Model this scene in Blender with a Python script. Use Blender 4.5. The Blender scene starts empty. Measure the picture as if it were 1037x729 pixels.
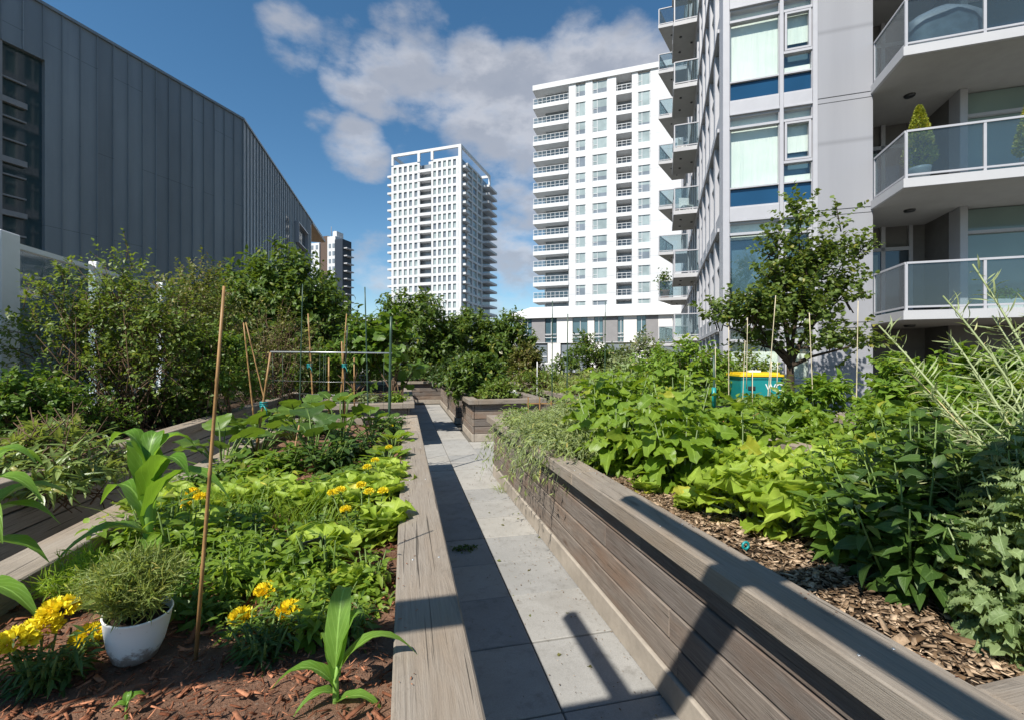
import bpy, math, random
import numpy as np
from mathutils import Vector, noise as mn

R = math.radians
rng = np.random.default_rng(7)
random.seed(7)
sc = bpy.context.scene
COL = sc.collection

# ------------------------------------------------------------------ camera
H = 1.6
TH = R(13.24)            # the camera looks this far to the right of the path's direction (+Y)
F = 461.0
ct, st = math.cos(TH), math.sin(TH)
cam_d = bpy.data.cameras.new('camera')
cam = bpy.data.objects.new('camera', cam_d)
COL.objects.link(cam)
cam.location = (0, 0, H)
cam.rotation_euler = (R(90), 0, -TH)
cam_d.sensor_width = 36
cam_d.lens = F / 1037 * 36
cam_d.clip_start = 0.05
cam_d.clip_end = 3000
sc.camera = cam

# ------------------------------------------------------------------ sky, sun, exposure
SUN = Vector((0.648, 0.60, -1.0))
EL = math.atan2(1, math.hypot(SUN.x, SUN.y))
w = bpy.data.worlds.new("World")
sc.world = w
w.use_nodes = True
nt = w.node_tree
nt.nodes.clear()
def N(nt, t, **kw):
    n = nt.nodes.new(t)
    for k, v in kw.items():
        setattr(n, k, v)
    return n
def math_n(nt, op, a, b=None, c=None, clamp=False):
    n = nt.nodes.new('ShaderNodeMath'); n.operation = op; n.use_clamp = clamp
    for i, v in enumerate((a, b, c)):
        if v is None: continue
        if isinstance(v, (int, float)): n.inputs[i].default_value = v
        else: nt.links.new(v, n.inputs[i])
    return n.outputs[0]
def mix_c(nt, fac, a, b, mode='MIX'):
    n = nt.nodes.new('ShaderNodeMix'); n.data_type = 'RGBA'; n.blend_type = mode
    for i, v in ((0, fac), (6, a), (7, b)):
        if isinstance(v, (int, float)): n.inputs[i].default_value = v
        elif isinstance(v, (tuple, list)): n.inputs[i].default_value = tuple(v) + ((1,) if len(v) == 3 else ())
        else: nt.links.new(v, n.inputs[i])
    return n.outputs[2]
def maprange(nt, v, a, b, c=0.0, d=1.0, smooth=False):
    n = nt.nodes.new('ShaderNodeMapRange')
    if smooth: n.interpolation_type = 'SMOOTHSTEP'
    nt.links.new(v, n.inputs[0])
    for i, x in enumerate((a, b, c, d)): n.inputs[i + 1].default_value = x
    return n.outputs[0]

def ray(px, py):
    k = (px - 518.5) / F; m = (364.5 - py) / F
    return Vector((ct * k + st, ct - st * k, m))
def P(px, py, z=0.0):
    r = ray(px, py); t = (z - H) / r.z
    return Vector((0, 0, H)) + r * t
def PD(px, py, t):
    return Vector((0, 0, H)) + ray(px, py) * t
def PX(px, py, X):
    r = ray(px, py); return Vector((0, 0, H)) + r * (X / r.x)
def CW(lat, t, z=0.0):
    return Vector((lat * ct + t * st, -lat * st + t * ct, z))

sky = N(nt, 'ShaderNodeTexSky', sky_type='NISHITA', sun_disc=False)
sky.sun_elevation = EL
sky.sun_rotation = math.atan2(-SUN.x, -SUN.y)
sky.air_density = 1.0; sky.dust_density = 0.1; sky.ozone_density = 2.0
sky.altitude = 20
tc = N(nt, 'ShaderNodeTexCoord')
geo_v = tc.outputs['Generated']
mp = N(nt, 'ShaderNodeMapping'); mp.inputs['Scale'].default_value = (1, 1, 1.9)
nt.links.new(geo_v, mp.inputs[0])
def cnoise(vec, scale, detail, rough, off=(0, 0, 0)):
    m2 = N(nt, 'ShaderNodeMapping'); m2.inputs['Location'].default_value = off
    nt.links.new(vec, m2.inputs[0])
    n = N(nt, 'ShaderNodeTexNoise'); n.inputs['Scale'].default_value = scale
    n.inputs['Detail'].default_value = detail; n.inputs['Roughness'].default_value = rough
    nt.links.new(m2.outputs[0], n.inputs['Vector'])
    return n.outputs[0]
# banks of cumulus: direction they stand in, angular size (degrees), how solid
LOBES = [((350, 75), 4.5, .5), ((385, 82), 6, .62), ((430, 85), 7, .66), ((480, 95), 8, .72), ((540, 105), 9, .78), ((590, 75), 8, .75),
         ((630, 80), 8, .72), ((520, 160), 8, .62), ((565, 200), 9, .6), ((470, 135), 6, .5), ((300, 38), 5, .48), ((345, 45), 4.5, .40), ((400, 22), 4, .33), ((440, 20), 3.5, .32),
         ((362, 155), 5.5, .62), ((415, 142), 3.5, .42), ((330, 122), 3.0, .36), ((515, 260), 8, .6), ((382, 268), 5, .5),
         ((720, 170), 12, .5), ((515, 310), 6, .45), ((900, 330), 14, .4),
         ((-500, 100), 20, .5), ((1700, 200), 22, .5)]
acc = None
for (p, rad, wt) in LOBES:
    d = ray(*p).normalized()
    vm = N(nt, 'ShaderNodeVectorMath', operation='DOT_PRODUCT')
    nrm = N(nt, 'ShaderNodeVectorMath', operation='NORMALIZE')
    nt.links.new(geo_v, nrm.inputs[0]); nt.links.new(nrm.outputs[0], vm.inputs[0]); vm.inputs[1].default_value = d
    v = maprange(nt, vm.outputs['Value'], math.cos(R(rad)), 1.0, 0.0, wt, True)
    acc = v if acc is None else math_n(nt, 'MAXIMUM', acc, v)
n1 = cnoise(mp.outputs[0], 7.0, 9, .56, (.31, .12, .4))
n1b = cnoise(mp.outputs[0], 7.0, 9, .56, (.34, .14, .34))
dens = math_n(nt, 'ADD', math_n(nt, 'SUBTRACT', acc, .06), math_n(nt, 'MULTIPLY', math_n(nt, 'SUBTRACT', n1, .5), 1.5))
cov = maprange(nt, dens, .20, .66, 0, 1, True)
# relief: the cloud's thin side toward the sun is white, its thick side greyer
rel = math_n(nt, 'SUBTRACT', n1b, n1)
rel = maprange(nt, rel, -.06, .10, 0, 1)
thick = maprange(nt, dens, .3, .95, 1, .35)
lit = math_n(nt, 'MULTIPLY', math_n(nt, 'ADD', math_n(nt, 'MULTIPLY', rel, .55), .45), thick)
ccol = mix_c(nt, lit, (3.0, 3.3, 4.0), (7.4, 7.4, 7.7))
hsv = N(nt, 'ShaderNodeHueSaturation'); hsv.inputs['Saturation'].default_value = 1.22; hsv.inputs['Hue'].default_value = .493
hsv.inputs['Value'].default_value = 1.2
nt.links.new(sky.outputs[0], hsv.inputs['Color'])
skyc = mix_c(nt, math_n(nt, 'MULTIPLY', cov, .82), hsv.outputs[0], ccol)
bg = N(nt, 'ShaderNodeBackground'); bg.inputs['Strength'].default_value = 0.074
nt.links.new(skyc, bg.inputs['Color'])
#
wo = N(nt, 'ShaderNodeOutputWorld'); nt.links.new(bg.outputs[0], wo.inputs['Surface'])

sd = bpy.data.lights.new('sun', 'SUN'); sd.energy = 5.0; sd.angle = R(0.5); sd.color = (1.0, .95, .87)
so = bpy.data.objects.new('sun', sd); COL.objects.link(so)
so.rotation_euler = SUN.to_track_quat('-Z', 'Y').to_euler(); so.location = (-10, -10, 30)
sc.view_settings.view_transform = 'Standard'
sc.view_settings.look = 'None'
sc.view_settings.exposure = 0.55
sc.view_settings.gamma = 1
sc.render.engine = 'CYCLES'
sc.cycles.max_bounces = 8
sc.cycles.transparent_max_bounces = 12

# ------------------------------------------------------------------ materials
def new_mat(name):
    m = bpy.data.materials.new(name); m.use_nodes = True
    m.node_tree.nodes.clear()
    t = m.node_tree
    o = N(t, 'ShaderNodeOutputMaterial'); b = N(t, 'ShaderNodeBsdfPrincipled')
    t.links.new(b.outputs[0], o.inputs[0])
    return m, t, b, o
def setc(t, b, col, rough=.6, spec=.3, metal=0.0):
    if isinstance(col, tuple): b.inputs['Base Color'].default_value = col + (1,)
    else: t.links.new(col, b.inputs['Base Color'])
    b.inputs['Roughness'].default_value = rough
    b.inputs['Specular IOR Level'].default_value = spec
    b.inputs['Metallic'].default_value = metal
def tnoise(t, vec, scale, detail=5, rough=.6, dist=0):
    n = N(t, 'ShaderNodeTexNoise'); n.inputs['Scale'].default_value = scale
    n.inputs['Detail'].default_value = detail; n.inputs['Roughness'].default_value = rough
    n.inputs['Distortion'].default_value = dist
    if vec is not None: t.links.new(vec, n.inputs['Vector'])
    return n.outputs[0]
def bump(t, b, h, strength=.4, dist=.01):
    n = N(t, 'ShaderNodeBump'); n.inputs['Strength'].default_value = strength
    n.inputs['Distance'].default_value = dist
    t.links.new(h, n.inputs['Height']); t.links.new(n.outputs[0], b.inputs['Normal'])
def ocoord(t): return N(t, 'ShaderNodeTexCoord').outputs['Object']
def scaled(t, vec, s):
    m = N(t, 'ShaderNodeMapping'); m.inputs['Scale'].default_value = s
    t.links.new(vec, m.inputs[0]); return m.outputs[0]

def simple(name, col, rough=.6, spec=.3, metal=0.0, var=.12, scale=3.0, bmp=0.0):
    m, t, b, o = new_mat(name)
    oc = ocoord(t)
    n = tnoise(t, oc, scale, 6, .65)
    dark = tuple(c * (1 - var) for c in col); lite = tuple(min(1, c * (1 + var)) for c in col)
    setc(t, b, mix_c(t, maprange(t, n, .3, .7), dark, lite), rough, spec, metal)
    if bmp: bump(t, b, tnoise(t, oc, scale * 12, 4), bmp, .004)
    return m

def wood(name, base, lite, dark, brown, rough=.85):
    m, t, b, o = new_mat(name)
    a = N(t, 'ShaderNodeAttribute', attribute_name='gc'); v = a.outputs['Vector']
    rn = N(t, 'ShaderNodeAttribute', attribute_name='rnd').outputs['Fac']
    g1 = tnoise(t, scaled(t, v, (1.3, 17, 17)), 2.0, 8, .7, 2.2)
    g2 = tnoise(t, scaled(t, v, (2.5, 140, 140)), 1.5, 4, .6, .3)
    big = tnoise(t, scaled(t, v, (1.0, 3.0, 3.0)), 1.4, 4, .6)
    c = mix_c(t, maprange(t, g1, .32, .70), dark, base)
    c = mix_c(t, maprange(t, g2, .38, .66, 0, .55), c, lite)
    c = mix_c(t, maprange(t, big, .45, .68, 0, .75), c, brown)
    pat = tnoise(t, scaled(t, v, (2.2, 9, 9)), 1.2, 8, .75, .6)
    c = mix_c(t, maprange(t, pat, .30, .46, .55, 0), c, tuple(x * .55 for x in dark)); c = mix_c(t, maprange(t, pat, .58, .72, 0, .5), c, lite)
    # checks and cracks running with the grain
    cr = tnoise(t, scaled(t, v, (.9, 60, 60)), 1.6, 2, .5, .4)
    crm = maprange(t, cr, .285, .33, 1, 0)
    c = mix_c(t, math_n(t, 'MULTIPLY', crm, .75), c, tuple(x * .25 for x in dark))
    # knots
    vo = N(t, 'ShaderNodeTexVoronoi'); vo.inputs['Scale'].default_value = 1.0
    t.links.new(scaled(t, v, (1.6, 5.5, 5.5)), vo.inputs['Vector'])
    kn = maprange(t, vo.outputs['Distance'], .04, .15, 1, 0, True)
    c = mix_c(t, math_n(t, 'MULTIPLY', kn, .8), c, tuple(x * .5 for x in brown))
    c = mix_c(t, 1.0, c, mix_c(t, rn, (.76, .76, .77), (1.16, 1.12, 1.06)), 'MULTIPLY')
    # damp stains
    stn = tnoise(t, v, 2.3, 5, .7)
    c = mix_c(t, maprange(t, stn, .55, .72, 0, .45), c, tuple(x * .55 for x in base))
    setc(t, b, c, rough, .2)
    hh = math_n(t, 'ADD', math_n(t, 'MULTIPLY', g2, .5), math_n(t, 'SUBTRACT', g1, math_n(t, 'MULTIPLY', crm, 1.2)))
    bump(t, b, hh, .8, .005)
    return m

M = {}
M['cap'] = wood('weathered_timber', (.29, .253, .21), (.345, .31, .265), (.215, .182, .148), (.26, .205, .15))
M['plank'] = wood('brown_weathered_planks', (.205, .175, .15), (.30, .268, .238), (.12, .10, .085), (.18, .12, .085))
M['greywall'] = wood('grey_stained_planks', (.34, .33, .31), (.42, .41, .39), (.24, .23, .215), (.28, .25, .22))
M['pergola'] = wood('pergola_timber', (.26, .2, .14), (.34, .27, .2), (.16, .12, .08), (.24, .16, .1))
M['kerb'] = simple('concrete_kerb', (.33, .29, .24), .9, .2, var=.2, scale=6, bmp=.5)
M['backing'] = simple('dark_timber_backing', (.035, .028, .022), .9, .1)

def paver_mat():
    m, t, b, o = new_mat('concrete_pavers')
    oc = ocoord(t); rn = N(t, 'ShaderNodeAttribute', attribute_name='rnd').outputs['Fac']
    n = tnoise(t, oc, 2.2, 8, .7); f = tnoise(t, oc, 160, 3, .7); s = tnoise(t, oc, 9, 5, .7)
    c = mix_c(t, maprange(t, n, .3, .7), (.31, .302, .28), (.41, .40, .375))
    c = mix_c(t, maprange(t, f, .3, .7, 0, .5), c, (.21, .205, .19))
    c = mix_c(t, maprange(t, s, .54, .70, 0, .6), c, (.19, .18, .16))
    w2 = tnoise(t, oc, 1.1, 9, .8, .8); c = mix_c(t, maprange(t, w2, .52, .60, 0, .3), c, (.20, .19, .17))
    c = mix_c(t, 1.0, c, mix_c(t, rn, (.84, .85, .87), (1.08, 1.06, 1.03)), 'MULTIPLY')
    setc(t, b, c, .9, .2); bump(t, b, math_n(t, 'ADD', f, s), .3, .003)
    return m
M['paver'] = paver_mat()

def ground_mat():
    m, t, b, o = new_mat('ground')
    oc = ocoord(t); n = tnoise(t, oc, .6, 8, .7); f = tnoise(t, oc, 60, 4, .7)
    c = mix_c(t, maprange(t, n, .3, .7), (.09, .08, .065), (.16, .15, .13))
    setc(t, b, c, .95, .1); bump(t, b, f, .6, .01); return m
M['ground'] = ground_mat()
def soil_mat(name, a, c2, stones):
    m, t, b, o = new_mat(name)
    oc = ocoord(t); n = tnoise(t, oc, 5, 8, .75); f = tnoise(t, oc, 70, 5, .8)
    c = mix_c(t, maprange(t, n, .35, .65), a, c2)
    c = mix_c(t, maprange(t, f, .58, .72, 0, .8), c, stones)
    setc(t, b, c, .95, .1); bump(t, b, math_n(t, 'ADD', f, n), 1.0, .02); return m
M['soil_red'] = soil_mat('reddish_garden_soil', (.15, .08, .052), (.33, .19, .125), (.45, .37, .29))
M['soil'] = soil_mat('dark_garden_soil', (.035, .024, .017), (.09, .062, .042), (.22, .17, .12))
def chip_mat(name, a, c2):
    m, t, b, o = new_mat(name)
    rn = N(t, 'ShaderNodeAttribute', attribute_name='rnd').outputs['Fac']
    c = mix_c(t, math_n(t, 'POWER', rn, 1.7), a, c2); n = tnoise(t, ocoord(t), 90, 3)
    pt = tnoise(t, ocoord(t), 3.5, 5, .7); c = mix_c(t, maprange(t, pt, .48, .64, 0, .75), c, tuple(x * .5 for x in a))
    c = mix_c(t, maprange(t, n, .45, .7, 0, .5), c, tuple(x * .4 for x in a))
    setc(t, b, c, .9, .15); return m
M['chips_tan'] = chip_mat('tan_wood_chips', (.14, .085, .045), (.62, .46, .31))
M['chips_red'] = chip_mat('red_bark_shreds', (.14, .05, .025), (.52, .23, .125))

def leaf_mat(name, a, c2, rough=.42, trans=.32, tcol=None, vein=.25, spec=.35):
    if 'petal' not in name: a = (a[0] * 1.35, a[1] * 1.22, a[2] * 1.1); c2 = (c2[0] * 1.3, c2[1] * 1.18, c2[2] * 1.1)
    m, t, b, o = new_mat(name)
    rn = N(t, 'ShaderNodeAttribute', attribute_name='rnd').outputs['Fac']
    uv = N(t, 'ShaderNodeAttribute', attribute_name='luv')
    sp = N(t, 'ShaderNodeSeparateXYZ'); t.links.new(uv.outputs['Vector'], sp.inputs[0])
    av = math_n(t, 'ABSOLUTE', sp.outputs[1])
    n = tnoise(t, ocoord(t), 14, 4, .65)
    c = mix_c(t, rn, a, c2)
    c = mix_c(t, maprange(t, rn, .93, .99, 0, .7), c, (c2[0] * 1.7 + .06, c2[1] * 1.1 + .03, c2[2]))
    c = mix_c(t, maprange(t, n, .35, .7, 0, .45), c, tuple(x * .62 for x in a))
    sp_n = tnoise(t, ocoord(t), 45, 3, .6)
    c = mix_c(t, maprange(t, sp_n, .70, .76, 0, .6), c, (c2[0] * 1.3 + .05, c2[1] * .8 + .02, c2[2]))
    if vein > 0:
        rib = maprange(t, av, .03, .10, 1, 0, True)
        lat = math_n(t, 'SINE', math_n(t, 'MULTIPLY', math_n(t, 'SUBTRACT', sp.outputs[0], math_n(t, 'MULTIPLY', av, .35)), 48))
        lat = math_n(t, 'MULTIPLY', maprange(t, lat, .82, 1.0, 0, 1), .4)
        vv = math_n(t, 'MULTIPLY', math_n(t, 'MAXIMUM', rib, lat), vein)
        lc = tuple(min(1, x * 1.8 + .06) for x in c2)
        c = mix_c(t, vv, c, lc)
        bump(t, b, math_n(t, 'MAXIMUM', rib, lat), .3, .002)
    setc(t, b, c, rough, spec)
    tr = N(t, 'ShaderNodeBsdfTranslucent')
    tcc = tcol or tuple(min(1, x) for x in (c2[0] * 1.7, c2[1] * 1.65, c2[2] * .8))
    tr.inputs[0].default_value = tcc + (1,)
    mx = N(t, 'ShaderNodeMixShader'); mx.inputs[0].default_value = trans
    t.links.new(b.outputs[0], mx.inputs[1]); t.links.new(tr.outputs[0], mx.inputs[2])
    t.links.new(mx.outputs[0], o.inputs[0])
    return m
M['lf_lime'] = leaf_mat('lime_lettuce_leaf', (.17, .28, .03), (.30, .41, .075), .5, .36)
M['lf_bright'] = leaf_mat('bright_green_leaf', (.085, .165, .018), (.17, .27, .035), .42, .36)
M['lf_mid'] = leaf_mat('mid_green_leaf', (.045, .10, .015), (.105, .19, .03), .42, .32)
M['lf_dark'] = leaf_mat('dark_green_leaf', (.024, .058, .013), (.062, .125, .024), .45, .25)
M['lf_kale'] = leaf_mat('blue_green_leaf', (.10, .165, .065), (.22, .31, .15), .5, .3)
M['lf_corn'] = leaf_mat('corn_leaf', (.07, .17, .02), (.14, .27, .045), .38, .36, vein=.6)
M['lf_tree'] = leaf_mat('tree_leaf', (.035, .075, .014), (.10, .165, .03), .45, .28, vein=0)
M['lf_treedark'] = leaf_mat('dark_tree_leaf', (.016, .040, .010), (.06, .11, .022), .42, .22, vein=0)
M['lf_maple'] = leaf_mat('maple_leaf', (.045, .085, .016), (.12, .18, .04), .45, .28, vein=0)
M['lf_bush'] = leaf_mat('bush_leaf', (.06, .11, .018), (.14, .21, .04), .45, .3, vein=0)
M['lf_hedge'] = leaf_mat('hedge_leaf', (.065, .14, .016), (.17, .28, .04), .42, .32, vein=0)
M['lf_red'] = leaf_mat('reddish_leaf', (.09, .065, .03), (.13, .18, .045), .5, .25, vein=0)
M['lf_grey'] = leaf_mat('grey_green_leaf', (.09, .13, .06), (.17, .22, .11), .5, .25, vein=0)
M['lf_peach'] = leaf_mat('lance_leaf', (.07, .13, .025), (.19, .26, .08), .35, .28, vein=.5, spec=.5)
M['lf_grass'] = leaf_mat('grassy_leaf', (.10, .17, .035), (.24, .30, .10), .5, .3, vein=0)
M['lf_topiary'] = leaf_mat('topiary_leaf', (.10, .15, .015), (.26, .30, .04), .6, .2, vein=0)
M['lf_feather'] = leaf_mat('feathery_leaf', (.13, .24, .02), (.24, .36, .05), .5, .34, vein=0)
M['lf_rocket'] = leaf_mat('rocket_leaf', (.13, .19, .05), (.24, .31, .11), .5, .28, vein=0)
M['pod'] = leaf_mat('pale_seed_pod', (.19, .26, .13), (.33, .41, .23), .5, .2, vein=0)
M['petal'] = leaf_mat('yellow_petal', (.88, .74, .02), (.95, .84, .06), .5, .25, vein=0, tcol=(.95, .75, .03))
M['petal_o'] = leaf_mat('orange_petal', (.88, .70, .015), (.95, .80, .04), .5, .25, vein=0, tcol=(.95, .65, .02))
M['stem_g'] = simple('green_stem', (.11, .17, .04), .5, .3)
M['stem_p'] = simple('pale_stem', (.22, .28, .13), .5, .3)
M['stem_r'] = simple('red_stem', (.30, .14, .05), .5, .3)
M['bark'] = simple('tree_bark', (.06, .045, .033), .9, .1, var=.4, scale=9, bmp=.6)
M['twig'] = simple('brown_twig', (.13, .085, .055), .85, .1, var=.3, scale=9)
M['bamboo'] = simple('bamboo_cane', (.30, .17, .065), .5, .4, var=.35, scale=14)
M['bamboo_p'] = simple('pale_bamboo_cane', (.55, .47, .32), .55, .4, var=.2, scale=14)
M['stake_g'] = simple('green_coated_stake', (.035, .07, .045), .4, .5)
M['stake_k'] = simple('black_stake', (.02, .022, .022), .4, .5)
M['teal'] = simple('teal_plastic', (.01, .22, .22), .4, .5, var=.08)
M['yellow'] = simple('yellow_plastic', (.72, .50, .02), .4, .5, var=.06)
M['white_p'] = simple('white_ceramic', (.80, .79, .76), .3, .5, var=.05)
M['white_text'] = simple('white_print', (.75, .78, .78), .5, .3, var=.02)
M['grey_metal'] = simple('galvanised_metal', (.5, .52, .53), .35, .5, metal=.6, var=.1)
M['terracotta'] = simple('terracotta', (.42, .17, .09), .8, .2)
M['white_w'] = simple('white_render', (.60, .61, .62), .7, .3, var=.035, scale=.6)
M['white_low'] = simple('white_roof_membrane', (.66, .67, .68), .6, .3, var=.05, scale=.5)
M['pan_l'] = simple('pale_cladding', (.74, .73, .71), .7, .3, var=.06, scale=1.5)
M['pan_g'] = simple('grey_cladding', (.25, .245, .25), .7, .3, var=.08, scale=1.5)
M['lav'] = simple('lavender_grey_panel', (.27, .27, .305), .5, .4, var=.05, scale=.8)
M['frame'] = simple('pale_aluminium', (.40, .40, .425), .4, .5, metal=.0, var=.05)
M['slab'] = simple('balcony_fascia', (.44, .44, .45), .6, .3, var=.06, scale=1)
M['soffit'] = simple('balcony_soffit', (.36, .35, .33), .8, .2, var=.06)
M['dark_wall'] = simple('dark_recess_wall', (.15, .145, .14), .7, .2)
M['groove'] = simple('dark_joint', (.05, .05, .055), .8, .1)
M['dark_slab'] = simple('navy_cladding', (.022, .03, .045), .5, .3)
M['brown_t'] = simple('brown_brick', (.11, .08, .065), .8, .2)
M['soffit_w'] = simple('timber_soffit', (.42, .27, .15), .6, .3, var=.2)
M['cover'] = simple('blue_grey_grill_cover', (.13, .155, .19), .55, .4, var=.35, scale=4, bmp=.8)
M['plastic_k'] = simple('black_plastic', (.025, .027, .028), .4, .5)

def render_wall(name, col):
    m, t, b, o = new_mat(name); oc = ocoord(t)
    sp = N(t, 'ShaderNodeSeparateXYZ'); t.links.new(oc, sp.inputs[0])
    fr = math_n(t, 'FRACT', math_n(t, 'DIVIDE', sp.outputs[2], 2.87))
    ln = maprange(t, math_n(t, 'ABSOLUTE', math_n(t, 'SUBTRACT', fr, .5)), .0, .03, 1, 0)
    st_n = tnoise(t, scaled(t, oc, (1.2, 1.2, .06)), 1.0, 6, .65); bl = tnoise(t, oc, .25, 4)
    c = mix_c(t, maprange(t, st_n, .45, .75, 0, .5), col, tuple(x * .78 for x in col))
    c = mix_c(t, maprange(t, bl, .4, .7, 0, .3), c, tuple(x * .88 for x in col))
    c = mix_c(t, math_n(t, 'MULTIPLY', ln, .45), c, tuple(x * .5 for x in col))
    setc(t, b, c, .7, .3); return m
M['white_w'] = render_wall('white_render', (.60, .61, .62))
M['lav'] = render_wall('lavender_grey_panel', (.29, .295, .32))
def metal_clad():
    m, t, b, o = new_mat('standing_seam_cladding')
    oc = ocoord(t); rn = N(t, 'ShaderNodeAttribute', attribute_name='rnd').outputs['Fac']
    n = tnoise(t, scaled(t, oc, (1, 1, .25)), .9, 5, .6)
    c = mix_c(t, maprange(t, n, .3, .7), (.215, .238, .258), (.275, .302, .322))
    c = mix_c(t, 1.0, c, mix_c(t, rn, (.86, .86, .86), (1.1, 1.1, 1.1)), 'MULTIPLY')
    sn = tnoise(t, scaled(t, oc, (4, 4, .12)), 2.0, 6, .7); c = mix_c(t, maprange(t, sn, .5, .75, 0, .5), c, (.22, .245, .265))
    sz_ = N(t, 'ShaderNodeSeparateXYZ'); t.links.new(oc, sz_.inputs[0])
    lp = maprange(t, math_n(t, 'ABSOLUTE', math_n(t, 'SUBTRACT', math_n(t, 'FRACT', math_n(t, 'DIVIDE', math_n(t, 'ADD', sz_.outputs[2], math_n(t, 'MULTIPLY', math_n(t, 'GREATER_THAN', rn, .5), 3.0)), 6.0)), .5)), 0, .0025, 1, 0)
    c = mix_c(t, math_n(t, 'MULTIPLY', lp, .6), c, (.03, .035, .04))
    setc(t, b, c, .42, .5, .35); bump(t, b, n, .12, .02); return m
M['clad'] = metal_clad()
def glass_mat(name, tint=(.9, .95, .95), refl=.12, rough=.02, alpha=.9):
    # thin pane: mostly see-through, reflecting more at grazing angles
    m, t, b, o = new_mat(name); t.nodes.remove(b)
    tr = N(t, 'ShaderNodeBsdfTransparent'); tr.inputs[0].default_value = tint + (1,)
    gl = N(t, 'ShaderNodeBsdfGlossy'); gl.inputs['Roughness'].default_value = rough
    df = N(t, 'ShaderNodeBsdfDiffuse'); df.inputs[0].default_value = (.45, .5, .5, 1)
    bp = N(t, 'ShaderNodeBump'); bp.inputs['Strength'].default_value = .12; bp.inputs['Distance'].default_value = .02
    t.links.new(tnoise(t, ocoord(t), 1.3, 2), bp.inputs['Height']); t.links.new(bp.outputs[0], gl.inputs['Normal'])
    lw = N(t, 'ShaderNodeLayerWeight'); lw.inputs[0].default_value = .5
    f2 = math_n(t, 'ADD', math_n(t, 'MULTIPLY', math_n(t, 'POWER', lw.outputs['Facing'], 4.0), .7), refl, clamp=True)
    a = N(t, 'ShaderNodeMixShader'); a.inputs[0].default_value = 1 - alpha
    t.links.new(tr.outputs[0], a.inputs[1]); t.links.new(df.outputs[0], a.inputs[2])
    mx = N(t, 'ShaderNodeMixShader'); t.links.new(f2, mx.inputs[0])
    t.links.new(a.outputs[0], mx.inputs[1]); t.links.new(gl.outputs[0], mx.inputs[2])
    t.links.new(mx.outputs[0], o.inputs[0]); return m
M['bal_glass'] = glass_mat('balcony_glass', (.66, .74, .76), .05, .04, .955)
M['win_glass'] = glass_mat('window_glass', (.985, .99, .985), .06, .01, 1.0)
def pane(name, col, rough=.08, spec=.9):
    m, t, b, o = new_mat(name); n = tnoise(t, ocoord(t), .35, 3)
    setc(t, b, mix_c(t, maprange(t, n, .35, .65), tuple(x * .8 for x in col), tuple(x * 1.15 for x in col)), rough, spec)
    return m
M['p_mint'] = pane('mint_blind_glass', (.42, .56, .50), .12, .4)
M['p_teal'] = pane('teal_glass', (.07, .13, .16), .05)
M['p_blue'] = pane('blue_spandrel_glass', (.012, .055, .12), .08, .6)
M['p_dark'] = pane('dark_glass', (.03, .04, .05), .05)
M['p_greyg'] = pane('grey_green_glass', (.20, .27, .25), .08)
M['p_hall'] = pane('dim_teal_glass', (.02, .04, .045), .04, .9)
M['blind'] = simple('mint_roller_blind', (.66, .74, .69), .8, .2, var=.06, scale=1.2)
def blind_mat():
    m, t, b, o = new_mat('mint_roller_blind'); oc = ocoord(t)
    f = tnoise(t, scaled(t, oc, (5, 5, .35)), 1.6, 3, .5); v = tnoise(t, oc, .9, 4)
    setc(t, b, mix_c(t, maprange(t, v, .35, .65), (.58, .68, .62), (.68, .75, .70)), .85, .2); bump(t, b, f, .9, .05); return m
M['blind'] = blind_mat()
def dirty_pot():
    m, t, b, o = new_mat('splashed_white_ceramic'); oc = ocoord(t)
    sp = N(t, 'ShaderNodeSeparateXYZ'); t.links.new(oc, sp.inputs[0])
    n = tnoise(t, oc, 38, 6, .75); k = maprange(t, sp.outputs[2], 0, .075, .42, .0)
    d = maprange(t, math_n(t, 'ADD', n, k), .62, .78, 0, .8)
    setc(t, b, mix_c(t, d, (.82, .81, .78), (.24, .15, .10)), .35, .5); return m
M['pot_dirty'] = dirty_pot()
M['p_farwin'] = pane('far_tower_glass', (.19, .22, .25), .1, .6)
M['p_farwin2'] = pane('far_tower_glass_pale', (.30, .36, .36), .12, .6)

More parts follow.
